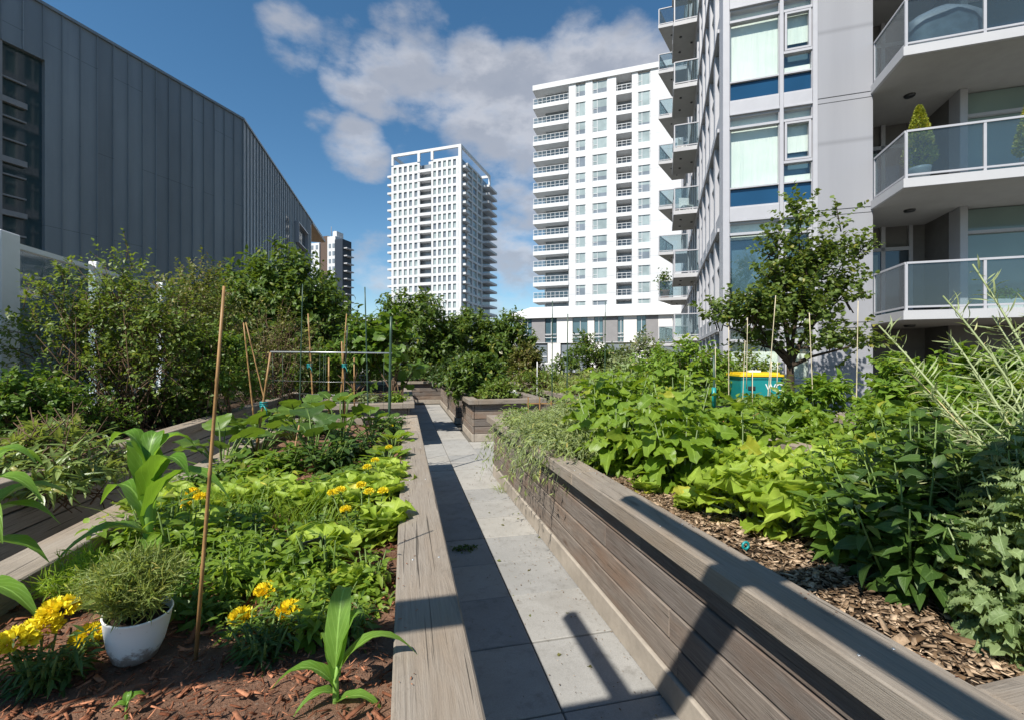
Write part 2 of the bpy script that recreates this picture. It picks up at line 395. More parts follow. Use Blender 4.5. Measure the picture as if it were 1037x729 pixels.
# ------------------------------------------------------------------ mesh helpers
class MB:
    """collects shapes; build() links them as ONE mesh object"""
    def __init__(s):
        s.v = []; s.f = []; s.r = []; s.g = []; s.mi = []; s.n = 0; s.sm = []
    def add(s, verts, faces, rnd=None, gc=None, mat=0, smooth=False):
        b = s.n; rnd = random.random() if rnd is None else rnd
        s.v.extend([tuple(p) for p in verts]); s.n += len(verts)
        s.g.extend([tuple(p) for p in (gc if gc is not None else verts)])
        for f in faces:
            s.f.append(tuple(b + i for i in f)); s.r.append(rnd); s.mi.append(mat); s.sm.append(smooth)
    def box(s, a, b, mat=0, bev=0.0, rnd=None):
        (x0, y0, z0), (x1, y1, z1) = [min(p, q) for p, q in zip(a, b)], [max(p, q) for p, q in zip(a, b)]
        L = (x1 - x0, y1 - y0, z1 - z0); ax = L.index(max(L))
        off = (random.random() * 50, random.random() * 50, random.random() * 50)
        def g(p):
            q = (p[0], p[1], p[2])
            o = (q[ax], q[(ax + 1) % 3], q[(ax + 2) % 3])
            return (o[0] + off[0], o[1] + off[1], o[2] + off[2])
        if bev <= 0 or min(L) < 2.5 * bev:
            vs = [(x, y, z) for z in (z0, z1) for y in (y0, y1) for x in (x0, x1)]
            fs = [(0, 2, 3, 1), (4, 5, 7, 6), (0, 1, 5, 4), (2, 6, 7, 3), (0, 4, 6, 2), (1, 3, 7, 5)]
        else:
            vs = []; idx = {}
            for iz, z in enumerate((z0, z1)):
                for iy, y in enumerate((y0, y1)):
                    for ix, x in enumerate((x0, x1)):
                        sx = bev if ix == 0 else -bev; sy = bev if iy == 0 else -bev; sz = bev if iz == 0 else -bev
                        idx[(ix, iy, iz, 'x')] = len(vs); vs.append((x, y + sy, z + sz))
                        idx[(ix, iy, iz, 'y')] = len(vs); vs.append((x + sx, y, z + sz))
                        idx[(ix, iy, iz, 'z')] = len(vs); vs.append((x + sx, y + sy, z))
            I = idx; fs = []
            for i in (0, 1):
                q = [I[(i, 0, 0, 'x')], I[(i, 1, 0, 'x')], I[(i, 1, 1, 'x')], I[(i, 0, 1, 'x')]]; fs.append(q if i else q[::-1])
                q = [I[(0, i, 0, 'y')], I[(0, i, 1, 'y')], I[(1, i, 1, 'y')], I[(1, i, 0, 'y')]]; fs.append(q if i else q[::-1])
                q = [I[(0, 0, i, 'z')], I[(1, 0, i, 'z')], I[(1, 1, i, 'z')], I[(0, 1, i, 'z')]]; fs.append(q if i else q[::-1])
            for i in (0, 1):
                for j in (0, 1):
                    fs.append([I[(i, j, 0, 'x')], I[(i, j, 1, 'x')], I[(i, j, 1, 'y')], I[(i, j, 0, 'y')]])
                    fs.append([I[(i, 0, j, 'x')], I[(i, 1, j, 'x')], I[(i, 1, j, 'z')], I[(i, 0, j, 'z')]])
                    fs.append([I[(0, i, j, 'y')], I[(1, i, j, 'y')], I[(1, i, j, 'z')], I[(0, i, j, 'z')]])
                    for k in (0, 1):
                        fs.append([I[(i, j, k, 'x')], I[(i, j, k, 'y')], I[(i, j, k, 'z')]])
        s.add(vs, fs, rnd, [g(p) for p in vs], mat)
    def tube(s, pts, rad, n=6, mat=0, cap=True, rnd=None):
        pts = [Vector(p) for p in pts]
        rads = rad if isinstance(rad, (list, tuple)) else [rad] * len(pts)
        vs = []; gs = []; L = 0
        for i, p in enumerate(pts):
            d = (pts[min(i + 1, len(pts) - 1)] - pts[max(i - 1, 0)]).normalized()
            a = d.orthogonal().normalized() if i == 0 else (a - d * a.dot(d)).normalized()
            b = d.cross(a)
            if i: L += (p - pts[i - 1]).length
            for k in range(n):
                q = 2 * math.pi * k / n
                vs.append(p + (a * math.cos(q) + b * math.sin(q)) * rads[i]); gs.append((L, rads[i] * math.cos(q), rads[i] * math.sin(q)))
        fs = [(i * n + k, i * n + (k + 1) % n, (i + 1) * n + (k + 1) % n, (i + 1) * n + k) for i in range(len(pts) - 1) for k in range(n)]
        if cap: fs += [tuple(range(n))[::-1], tuple((len(pts) - 1) * n + k for k in range(n))]
        s.add(vs, fs, rnd, gs, mat, True)
    def lathe(s, prof, c=(0, 0, 0), n=24, mat=0):
        vs = [(c[0] + r * math.cos(2 * math.pi * k / n), c[1] + r * math.sin(2 * math.pi * k / n), c[2] + z) for r, z in prof for k in range(n)]
        fs = [(i * n + k, i * n + (k + 1) % n, (i + 1) * n + (k + 1) % n, (i + 1) * n + k) for i in range(len(prof) - 1) for k in range(n)]
        s.add(vs, fs, None, None, mat, True)
    def prism(s, poly, z0, z1, mat=0):
        n = len(poly); vs = [(x, y, z0) for x, y in poly] + [(x, y, z1) for x, y in poly]
        fs = [tuple(range(n))[::-1], tuple(range(n, 2 * n))] + [(i, (i + 1) % n, n + (i + 1) % n, n + i) for i in range(n)]
        s.add(vs, fs, None, None, mat)
    def build(s, name, mats, parent=None):
        me = bpy.data.meshes.new(name)
        me.from_pydata(s.v, [], s.f)
        for m in (mats if isinstance(mats, (list, tuple)) else [mats]): me.materials.append(m)
        a = me.attributes.new('rnd', 'FLOAT', 'FACE'); a.data.foreach_set('value', s.r)
        a = me.attributes.new('gc', 'FLOAT_VECTOR', 'POINT'); a.data.foreach_set('vector', np.array(s.g, dtype=np.float32).ravel())
        me.polygons.foreach_set('material_index', s.mi)
        me.polygons.foreach_set('use_smooth', s.sm)
        me.update()
        o = bpy.data.objects.new(name, me); COL.objects.link(o)
        if parent is not None: o.parent = parent
        return o

def tag(o, label=None, cat=None, group=None, kind=None):
    if label: o['label'] = label
    if cat: o['category'] = cat
    if group: o['group'] = group
    if kind: o['kind'] = kind
    return o
def thing(name, label, cat, loc=(0, 0, 0), rz=0.0, group=None):
    o = bpy.data.objects.new(name, None); COL.objects.link(o)
    o.location = loc; o.rotation_euler = (0, 0, rz); o.empty_display_size = .2
    return tag(o, label, cat, group)
def share(src, name, parent, loc=(0, 0, 0), rz=0.0):
    o = bpy.data.objects.new(name, src.data); COL.objects.link(o)
    o.parent = parent; o.location = loc; o.rotation_euler = (0, 0, rz); return o

# ---- leaves: small templates stamped many times into one mesh (numpy)
def leaf_t(nx, ny, wfn, fold=.25, droop=.3, ruf=0.0, rfreq=3, curl=0.0, seed=0):
    r = np.random.default_rng(seed)
    V = []; U = []
    ph = r.random() * 6
    for i in range(nx + 1):
        x = i / nx
        for j in range(ny + 1):
            sgn = -1 + 2 * j / ny
            wv = wfn(x, sgn)
            y = wv * sgn
            z = fold * abs(y) - droop * x * x + curl * (wv * sgn) ** 2
            if ruf: z += ruf * abs(sgn) ** 1.5 * math.sin(x * rfreq * 6.28 + ph + (1.3 if sgn > 0 else 0)) ; y += ruf * .4 * abs(sgn) * math.cos(x * rfreq * 6.28 * 1.3 + ph)
            V.append((x, y, z)); U.append((x, sgn, 0))
    Fq = [(i * (ny + 1) + j, (i + 1) * (ny + 1) + j, (i + 1) * (ny + 1) + j + 1, i * (ny + 1) + j + 1) for i in range(nx) for j in range(ny)]
    return np.array(V), np.array(Fq), np.array(U)
w_ov = lambda wd: (lambda x, s: wd * (math.sin(math.pi * min(1, x ** .75)) ** .8 if 0 < x < 1 else 0.0) + .004)
w_lan = lambda wd: (lambda x, s: wd * (math.sin(math.pi * x ** .8) if 0 < x < 1 else 0.0) + .004)
w_round = lambda wd, lob=0, k=5: (lambda x, s: (wd * math.sqrt(max(0, 1 - (2 * x - 1) ** 2)) + .01) * (1 + lob * math.cos(x * 6.28 * k)))
w_strap = lambda wd: (lambda x, s: wd * (min(1, (x + .08) * 6) * (1 - x ** 3)) + .002)
T = {}
T['tiny'] = [leaf_t(2, 2, w_ov(.30), .4, .25, seed=i) for i in range(2)]
T['ovate'] = [leaf_t(4, 2, w_ov(.26), .35, .25 + .2 * i, .02, 2, seed=i) for i in range(3)]
T['lance'] = [leaf_t(4, 2, w_lan(.13), .5, .25 + .25 * i, seed=i) for i in range(3)]
T['maple'] = [leaf_t(4, 4, w_round(.42, .22, 2.5), .2, .3, .04, 2, seed=i) for i in range(3)]
T['round'] = [leaf_t(6, 6, w_round(.48, .03, 4), .1, .12, .04, 2, seed=i) for i in range(3)]
T['squash'] = [leaf_t(8, 6, w_round(.5, .10, 3.5), .12, .25, .06, 2.5, seed=i) for i in range(4)]
T['chard'] = [leaf_t(10, 6, lambda x, s: .40 * (math.sin(math.pi * min(1, x ** .62 if x > 0 else 0)) ** .6 if 0 < x < 1 else 0.02) * (1 + .06 * math.sin(x * 26)), .28, .35 + .15 * i, .085, 3.0, seed=i) for i in range(4)]
T['lettuce'] = [leaf_t(12, 8, w_round(.46, .06, 5.3), .30, .0 + .2 * i, .15, 3.4 + .3 * i, seed=i) for i in range(4)]
T['kale'] = [leaf_t(14, 6, w_round(.38, .18, 6.2), .3, .25 + .2 * i, .16, 5.6, seed=i) for i in range(4)]
T['blade'] = [leaf_t(4, 1, lambda x, s: .018 * (1 - x) + .001, 0, .25 + .3 * i, seed=i) for i in range(3)]
T['petal'] = [leaf_t(2, 2, w_round(.35), .2, -.25, .06, 2, seed=i) for i in range(2)]
T['pod'] = [leaf_t(4, 2, w_lan(.045), .9, .15 + .25 * i, seed=i) for i in range(2)]
T['chip'] = None

def nrm(a): return a / np.maximum(1e-9, np.linalg.norm(a, axis=1, keepdims=True))
class Leaves:
    def __init__(s): s.V = []; s.F = []; s.U = []; s.R = []; s.n = 0
    def stamp(s, tname, pos, axis, normal, scale, rnd=None, yvar=.2):
        pos = np.atleast_2d(np.asarray(pos, float)); n = len(pos)
        if n == 0: return
        axis = nrm(np.atleast_2d(np.asarray(axis, float)) * np.ones((n, 1)))
        normal = np.atleast_2d(np.asarray(normal, float)) * np.ones((n, 1))
        Y = nrm(np.cross(normal, axis) + 1e-6); Z = np.cross(axis, Y)
        scale = np.ones(n) * scale
        rnd = rng.random(n) if rnd is None else np.ones(n) * rnd
        var = T[tname]; pick = rng.integers(0, len(var), n)
        ys = 1 + yvar * (rng.random(n) * 2 - 1); zs = 1 + .6 * (rng.random(n) * 2 - 1)
        for k, (tv, tf, tu) in enumerate(var):
            ix = np.where(pick == k)[0]
            if len(ix) == 0: continue
            m = len(tv)
            W = (pos[ix, None, :] + scale[ix, None, None] * (tv[None, :, 0, None] * axis[ix, None, :] +
                 (tv[None, :, 1] * ys[ix, None])[..., None] * Y[ix, None, :] + (tv[None, :, 2] * zs[ix, None])[..., None] * Z[ix, None, :]))
            Fq = tf[None] + (s.n + np.arange(len(ix)) * m)[:, None, None]
            s.V.append(W.reshape(-1, 3)); s.F.append(Fq.reshape(-1, 4)); s.U.append(np.tile(tu, (len(ix), 1)))
            s.R.append(np.repeat(rnd[ix], len(tf))); s.n += m * len(ix)
    def ribbon(s, pts, widths, up=(0, 0, 1), fold=.3, rnd=None):
        """a strap leaf swept along pts"""
        pts = [Vector(p) for p in pts]; n = len(pts); V = []; U = []
        side0 = None
        for i, p in enumerate(pts):
            d = (pts[min(i + 1, n - 1)] - pts[max(i - 1, 0)]).normalized()
            sd_ = d.cross(Vector(up))
            if sd_.length < .05: sd_ = side0 or Vector((1, 0, 0))
            sd_.normalize()
            if side0 is not None and sd_.dot(side0) < 0: sd_ = -sd_
            side0 = sd_; nn = sd_.cross(d)
            for sg in (-1, -.5, 0, .5, 1):
                wob = .12 * math.sin(i * 1.9 + sg * 2) * widths[i] * abs(sg)
                V.append(p + sd_ * widths[i] * sg + nn * (fold * abs(sg) * widths[i] + wob)); U.append((i / (n - 1), sg, 0))
        Fq = [(i * 5 + j, i * 5 + j + 1, (i + 1) * 5 + j + 1, (i + 1) * 5 + j) for i in range(n - 1) for j in range(4)]
        s.V.append(np.array([tuple(v) for v in V])); s.F.append(np.array(Fq) + s.n); s.U.append(np.array(U))
        s.R.append(np.ones(len(Fq)) * (random.random() if rnd is None else rnd)); s.n += len(V)
    def build(s, name, mat, parent=None, thick=False):
        V = np.concatenate(s.V).astype(np.float32); Fq = np.concatenate(s.F).astype(np.int32)
        me = bpy.data.meshes.new(name); nv = len(V); nf = len(Fq)
        me.vertices.add(nv); me.vertices.foreach_set('co', V.ravel())
        me.loops.add(nf * 4); me.loops.foreach_set('vertex_index', Fq.ravel())
        me.polygons.add(nf); me.polygons.foreach_set('loop_start', np.arange(0, nf * 4, 4, dtype=np.int32))
        me.polygons.foreach_set('loop_total', np.full(nf, 4, dtype=np.int32))
        me.polygons.foreach_set('use_smooth', np.ones(nf, dtype=bool))
        a = me.attributes.new('rnd', 'FLOAT', 'FACE'); a.data.foreach_set('value', np.concatenate(s.R).astype(np.float32))
        a = me.attributes.new('luv', 'FLOAT_VECTOR', 'POINT'); a.data.foreach_set('vector', np.concatenate(s.U).astype(np.float32).ravel())
        me.update(calc_edges=True); me.materials.append(mat)
        o = bpy.data.objects.new(name, me); COL.objects.link(o)
        if parent is not None: o.parent = parent
        return o

def rdir(n): return nrm(rng.normal(size=(n, 3)))

def shrub(name, label, cat, base, blobs, ntwig, lpt, ls, tmpl='tiny', mat='lf_bush', group=None, stems=6, twig_l=.35,
          shell=.5, stem_mat='twig', sr=.018, droop=.1, trunk=None, up=.35, part='stem', bare=0):
    """blobs: (dx,dy,z centre,rx,ry,rz) relative to the base; leafy twigs grow out of them"""
    root = thing(name, label, cat, base, 0, group)
    L = Leaves(); S = MB()
    wts = np.array([b[3] * b[4] * b[5] for b in blobs]) ** .66; wts /= wts.sum()
    pick = rng.choice(len(blobs), ntwig, p=wts); B = np.array(blobs, float)[pick]
    d = rdir(ntwig); d[:, 2] = np.where(d[:, 2] < -.5, -d[:, 2], d[:, 2])
    # lumpy outline: twigs cluster about a handful of boughs
    nb = max(6, ntwig // 22); bd = rdir(nb)
    near = np.argmax(d @ bd.T, axis=1); d = nrm(d * .55 + bd[near] * .55)
    rr = (shell + (1 - shell) * rng.random(ntwig)) * (.8 + .32 * rng.random(nb)[near])
    c = B[:, :3] + d * B[:, 3:6] * rr[:, None]
    tdv = nrm(d * .8 + rng.normal(size=(ntwig, 3)) * .45 + np.array([0, 0, up]))
    tl = twig_l * (.5 + .8 * rng.random(ntwig))
    pos = []; ax = []; nn = []
    for k in range(lpt):
        f = (k + .6) / lpt
        p = c + tdv * (tl * f)[:, None]; p[:, 2] -= droop * tl * f * f
        sd_ = nrm(np.cross(tdv, rdir(ntwig)))
        a = nrm(sd_ * 1.0 + tdv * (.35 + .8 * f) + np.array([0, 0, -.15]) + rng.normal(size=(ntwig, 3)) * .2)
        n_ = nrm(np.array([0, 0, 1.0]) + d * .5 + rng.normal(size=(ntwig, 3)) * .45)
        pos.append(p); ax.append(a); nn.append(n_)
    pos = np.concatenate(pos); pos[:, 2] = np.maximum(pos[:, 2], .02)
    L.stamp(tmpl, pos, np.concatenate(ax), np.concatenate(nn), ls * (.6 + .7 * rng.random(len(pos))))
    L.build('foliage', M[mat], root)
    # twigs you can see between the leaves
    for i in rng.choice(ntwig, min(ntwig, 90), replace=False):
        a = Vector(c[i]) - Vector(tdv[i]) * tl[i] * .6; b = Vector(c[i]) + Vector(tdv[i]) * tl[i] * .8
        S.tube([a, (a + b) / 2, b], [sr * .35, sr * .28, sr * .15], 4)
    for k in range(stems):
        b = blobs[k % len(blobs)]
        e = Vector(b[:3]) + Vector(rdir(1)[0]) * min(b[3:6]) * .6
        x0 = Vector((random.uniform(-.08, .08) * (2 if trunk is None else .3), random.uniform(-.08, .08), 0))
        if trunk: x0 = Vector((0, 0, trunk[1] * random.uniform(.8, 1)))
        m = x0.lerp(e, .5) + Vector((random.uniform(-.1, .1), random.uniform(-.1, .1), .08))
        S.tube([x0, x0.lerp(m, .5) + Vector((0, 0, .04)), m, e], [sr * (1.6 if trunk else 1), sr * .9, sr * .7, sr * .3], 6)
    for k in range(bare):
        a = Vector((random.uniform(-.5, .5), random.uniform(-.3, .3), 0)); b = blobs[k % len(blobs)]
        e = Vector((b[0], b[1], b[2])) + Vector(rdir(1)[0]) * .9 * min(b[3:6])
        q = a.lerp(e, .5) + Vector((random.uniform(-.2, .2), random.uniform(-.2, .2), 0))
        S.tube([a, q, e], [.008, .006, .003], 4)
    S.build('branch' if trunk else part, M[stem_mat], root)
    if trunk:
        tr = MB(); h = trunk[1]
        tr.tube([(0, 0, -.1), (0, 0, h * .3), (.03, .02, h * .7), (0, 0, h)], [trunk[0] * 1.3, trunk[0], trunk[0] * .85, trunk[0] * .7], 9)
        tr.build('trunk', M['bark'], root)
    return root

def herb(name, label, cat, base, h, rad, nst, nlf, ls, tmpl='ovate', mat='lf_mid', group=None, stem='stem_g', lean=.25, pet=.02, flowers=None):
    """several upright leafy stems from one crown"""
    root = thing(name, label, cat, base, 0, group)
    L = Leaves(); S = MB(); tops = []
    for k in range(nst):
        q = random.uniform(0, 6.28); rr = rad * math.sqrt(random.random())
        top = Vector((math.cos(q) * rr, math.sin(q) * rr, h * random.uniform(.72, 1.05)))
        b0 = Vector((top.x * .25, top.y * .25, -.02)); mid = b0.lerp(top, .5) + Vector((top.x * .1, top.y * .1, 0)) * lean
        S.tube([b0, mid, top], [.006 * h / .4 + .002, .005, .002], 5); tops.append(top)
        f = np.linspace(.18, 1, nlf); ph = random.uniform(0, 6.28)
        b0n, mn_, tn = (np.array(v) for v in (b0, mid, top))
        p = (1 - f)[:, None] ** 2 * b0n + (2 * f * (1 - f))[:, None] * mn_ + (f ** 2)[:, None] * tn
        az = ph + np.arange(nlf) * 2.4
        el = .55 * (f - .35) + rng.normal(size=nlf) * .25
        a = np.stack([np.cos(az) * np.cos(el), np.sin(az) * np.cos(el), np.sin(el)], 1)
        size = ls * (1.0 - .45 * f ** 2) * (.7 + .5 * rng.random(nlf))
        n_ = np.array([0, 0, 1.0]) + rng.normal(size=(nlf, 3)) * .35
        L.stamp(tmpl, p + a * pet, a, n_, size)
    L.build('foliage', M[mat], root); S.build('stem', M[stem], root)
    if flowers:
        for fl in flowers(tops): pompom(fl[0], fl[1], root, fl[2] if len(fl) > 2 else 'petal')
    return root

def pompom(c, r, parent, mat='petal'):
    """a double marigold flower head: many ruffled petals on a flat ball"""
    L = Leaves(); n = 170
    d = rdir(n); d[:, 2] = np.abs(d[:, 2]) * .9 - .1; d = nrm(d)
    p = np.array(c)[None] + d * np.array([r, r, r * .62]) * .55
    up = nrm(d * .6 + rdir(n) * .5)
    L.stamp('petal', p, nrm(d + rdir(n) * .35), up, r * .48)
    o = L.build('flower', M[mat], parent)
    return o

def rosette(name, label, cat, base, n, size, tmpl, mat, group=None, pet=.0, stem='stem_g', el0=75, el1=12, wid=1.0, hvar=.2):
    """leaves rising from one crown, the outer ones leaning out; pet = length of bare stalk"""
    root = thing(name, label, cat, base, 0, group)
    L = Leaves(); S = MB()
    for k in range(n):
        f = (k + .5) / n; az = k * 2.4 + random.uniform(-.3, .3)
        el = R(el0 + (el1 - el0) * f + random.uniform(-8, 8))
        out = Vector((math.cos(az), math.sin(az), 0))
        s_ = size * (.6 + .5 * math.sin(math.pi * min(1, f + .15))) * random.uniform(1 - hvar, 1 + hvar)
        p0 = out * .02 * random.random(); a = out * math.cos(el) + Vector((0, 0, math.sin(el)))
        pl = pet * random.uniform(.7, 1.15)
        p1 = p0 + a * pl + Vector((0, 0, 0))
        a2 = (a * .75 + out * .55 - Vector((0, 0, .12))).normalized() if pet > .05 else a
        if pl > .02: S.tube([p0 - Vector((0, 0, .02)), p0 + a * pl * .5 + Vector((0, 0, .01)), p1, p1 + a2 * s_ * .5], [.009, .008, .006, .003], 5)
        nrm_ = Vector((0, 0, 1)) * math.cos(el) * 1.2 - out * math.sin(el) * .9 + Vector((random.uniform(-.3, .3), random.uniform(-.3, .3), .2)) * (2.0 if pet > .2 else 1)
        L.stamp(tmpl, [tuple(p1)], [tuple(a2)], [tuple(nrm_)], s_)
    L.build('leaves' if pet < .02 else 'foliage', M[mat], root)
    if S.n: S.build('stalks', M[stem], root)
    return root

def tuft(name, label, cat, base, h, rad, n, tmpl='blade', mat='lf_grass', group=None, spread=.25, flop=0.0, wid=1.0):
    root = thing(name, label, cat, base, 0, group); L = Leaves()
    q = rng.random(n) * 6.28; r_ = rad * np.sqrt(rng.random(n))
    p = np.stack([np.cos(q) * r_, np.sin(q) * r_, np.zeros(n) - .01], 1)
    a = nrm(np.stack([np.cos(q) * spread, np.sin(q) * spread, np.ones(n)], 1) + rng.normal(size=(n, 3)) * .13)
    nv = nrm(np.stack([-np.cos(q), -np.sin(q), np.ones(n) * .3], 1) + rng.normal(size=(n, 3)) * .5)
    L.stamp(tmpl, p, a, nv, h * (.55 + .5 * rng.random(n)))
    L.build('leaves', M[mat], root); return root

def corn(name, label, base, h, leaves, stem_r=.014, cat='corn plant', group='young corn plants'):
    """leaves: (start height fraction, azimuth deg, length, rise, width)"""
    root = thing(name, label, cat, base, 0, group); S = MB(); L = Leaves()
    S.tube([(0, 0, -.03), (0, 0, h * .5), (.004, 0, h * .8)], [stem_r, stem_r * .8, stem_r * .35], 8)
    for (hf, az, ln, rise, wd) in leaves:
        o_ = Vector((math.cos(R(az)), math.sin(R(az)), 0)); p0 = Vector((0, 0, h * hf)); pts = []; ws = []
        for i in range(12):
            x = i / 11
            hor = ln * (x * .9 if rise < .3 else (x ** 1.35) * .80)
            z = ln * (rise * math.sin(min(x * 1.9, 2.75)) * .95 - .38 * x ** 3 * (1 if rise > .1 else .3))
            pts.append(p0 + o_ * hor + Vector((0, 0, z))); ws.append(wd * min(1, .45 + x * 2.2) * (1 - x ** 2.6) + .001)
        L.ribbon(pts, ws, fold=.35)
    L.build('leaves', M['lf_corn'], root); S.build('stalk', M['lf_corn'], root)
    return root

# ------------------------------------------------------------------ ground and paths
g = MB(); g.box((-700, -300, -.30), (900, 1200, -.012)); g.build('ground', M['ground']); bpy.data.objects['ground']['kind'] = 'structure'
def pavers(name, x0, x1, y0, y1, ox, oy, s=.5205):
    m = MB(); g_ = .004
    i0 = math.floor((x0 - ox) / s); i1 = math.ceil((x1 - ox) / s); j0 = math.floor((y0 - oy) / s); j1 = math.ceil((y1 - oy) / s)
    for i in range(i0, i1):
        for j in range(j0, j1):
            a = max(x0, ox + i * s) + g_; b = min(x1, ox + (i + 1) * s) - g_
            c = max(y0, oy + j * s) + g_; d = min(y1, oy + (j + 1) * s) - g_
            if b - a < .02 or d - c < .02: continue
            dz = random.uniform(-.004, .004)
            m.box((a, c, -.05), (b, d, dz), bev=.004)
    o = m.build(name, M['paver']); o['kind'] = 'structure'; return o
pavers('path', .06, 1.22, -2, 16.6, .179, 2.487 - .5205 * 8)
pavers('side_path', -2.45, .06, 6.50, 8.42, .179, 2.487)
pavers('side_path', 1.22, 9.0, 6.25, 8.88, .179, 2.487)
pavers('side_path', -2.45, -1.45, -2, 6.50, -2.45, 2.487)
pavers('side_path', 2.70, 3.46, -2, 6.25, .179, 2.487)
pavers('side_path', 2.70, 3.46, 8.88, 17, .179, 2.487)
pavers('side_path', -2.45, -1.4, 8.42, 17, -2.45, 2.487)

# ------------------------------------------------------------------ raised beds
ZT, ZB = .83, .738
def bed(name, label, X0, X1, Y0, Y1, soil='soil', group='timber raised garden beds', mat_side='plank', zt=ZT, ov=.085, cw=.2, cuts=(), soil_z=.72, kerb=True):
    root = thing(name, label, 'raised bed', ((X0 + X1) / 2, (Y0 + Y1) / 2, 0), 0, group)
    cx, cy = (X0 + X1) / 2, (Y0 + Y1) / 2
    x0, x1, y0, y1 = X0 - cx, X1 - cx, Y0 - cy, Y1 - cy
    zb = zt - .092
    # long side caps, end caps between them
    for sx in (-1, 1):
        xa = (x0 - ov) if sx < 0 else (x1 + ov - cw)
        ys = [y0 - ov] + sorted(c - cy for c in cuts) + [y1 + ov]
        for a, b in zip(ys[:-1], ys[1:]):
            m = MB(); m.box((xa, a + .0015, zb), (xa + cw, b - .0015, zt), bev=.006); m.build('cap_board', M['cap'], root)
    for sy in (-1, 1):
        ya = (y0 - ov) if sy < 0 else (y1 + ov - cw)
        m = MB(); m.box((x0 - ov + cw + .002, ya, zb), (x1 + ov - cw - .002, ya + cw, zt - .001), bev=.006); m.build('cap_board', M['cap'], root)
    base = .15 if kerb else .0
    rows = 4; ph = (zb - base) / rows
    for side in range(4):
        m = MB()
        for r_ in range(rows):
            za, zc = base + r_ * ph + .006, base + (r_ + 1) * ph - .006
            dd = random.uniform(-.005, .005)
            if side == 0: ln = (y0, y1); f = lambda a, b: m.box((x0 + dd, a, za), (x0 + .038 + dd, b, zc), bev=.004)
            if side == 1: ln = (y0, y1); f = lambda a, b: m.box((x1 - .038 + dd, a, za), (x1 + dd, b, zc), bev=.004)
            if side == 2: ln = (x0 + .042, x1 - .042); f = lambda a, b: m.box((a, y0 + dd, za), (b, y0 + .038 + dd, zc), bev=.004)
            if side == 3: ln = (x0 + .042, x1 - .042); f = lambda a, b: m.box((a, y1 - .038 + dd, za), (b, y1 + dd, zc), bev=.004)
            p = ln[0]; first = random.uniform(1.0, 2.6)
            while p < ln[1] - .01:
                q = min(ln[1], p + first); 
                if ln[1] - q < .5: q = ln[1]
                f(p + .001, q - .001); p = q; first = random.uniform(2.0, 3.4)
        m.build('side_planks', M[mat_side], root)
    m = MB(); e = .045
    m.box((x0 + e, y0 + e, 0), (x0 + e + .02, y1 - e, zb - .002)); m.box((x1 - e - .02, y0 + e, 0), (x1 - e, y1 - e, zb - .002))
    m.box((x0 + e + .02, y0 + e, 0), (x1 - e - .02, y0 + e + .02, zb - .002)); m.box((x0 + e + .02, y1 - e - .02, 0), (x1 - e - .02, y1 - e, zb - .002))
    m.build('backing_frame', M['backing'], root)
    if kerb:
        m = MB(); k = .012
        m.box((x0 - k, y0 - k, 0), (x0 + .042, y1 + k, base), bev=.008); m.box((x1 - .042, y0 - k, 0), (x1 + k, y1 + k, base), bev=.008)
        m.box((x0 + .043, y0 - k, 0), (x1 - .043, y0 + .042, base), bev=.008); m.box((x0 + .043, y1 - .042, 0), (x1 - .043, y1 + k, base), bev=.008)
        m.build('base_kerb', M['kerb'], root)
    # soil: an uneven sheet
    m = MB(); a0, a1, b0, b1 = x0 + .06, x1 - .06, y0 + .06, y1 - .06
    nx = max(4, int((a1 - a0) / .05)); ny = max(4, int((b1 - b0) / .05)); vs = []
    for j in range(ny + 1):
        for i in range(nx + 1):
            x = a0 + (a1 - a0) * i / nx; y = b0 + (b1 - b0) * j / ny
            z = soil_z + .030 * mn.noise(Vector((x * 3 + X0, y * 3, 0))) + .016 * mn.noise(Vector((x * 11, y * 11, 3)))
            vs.append((x, y, min(z, zb - .004) if min(x - a0, a1 - x) < .03 or min(y - b0, b1 - y) < .03 else z))
    fs = [(j * (nx + 1) + i, j * (nx + 1) + i + 1, (j + 1) * (nx + 1) + i + 1, (j + 1) * (nx + 1) + i) for j in range(ny) for i in range(nx)]
    m.add(vs, fs, .5, None, 0, True); m.build('soil', M[soil], root)
    return root
bed('raised_bed', 'long weathered raised bed left of the path, with the white pot and corn', -1.43, .085, -1.2, 6.46, 'soil_red', cuts=(.62, 5.1), soil_z=.735)
bed('raised_bed', 'near raised bed right of the path with long sunlit cap and dark slot under it', 1.2, 2.68, .69, 6.22, 'soil', cuts=(2.95,), soil_z=.735)
bed('raised_bed', 'raised bed across the far left crossing, full of low herbs and tall vine', -1.43, .085, 8.45, 16.4)
bed('raised_bed', 'short square cornered raised bed past the crossing, right of the path', 1.29, 2.70, 8.86, 10.55)
bed('raised_bed', 'far raised bed right of the path behind the short square one', 1.26, 2.70, 11.4, 16.6)
bed('raised_bed', 'raised bed closing the far end of the path', -1.4, 2.9, 16.95, 18.4)
bed('raised_bed', 'grey raised bed along the far left below the shrubs', -5.6, -2.54, -2.0, 12.6, mat_side='greywall', cuts=(2.2, 6.9))
bed('raised_bed', 'raised bed on the right beyond the lettuces, before the teal bin', 3.50, 5.15, -.5, 5.6)
bed('raised_bed', 'raised bed at the far right edge below the apartment balconies', 5.9, 8.2, -.5, 5.4)
bed('raised_bed', 'distant raised bed with brown cap behind the feathery bed', 3.50, 5.2, 9.3, 15.6)

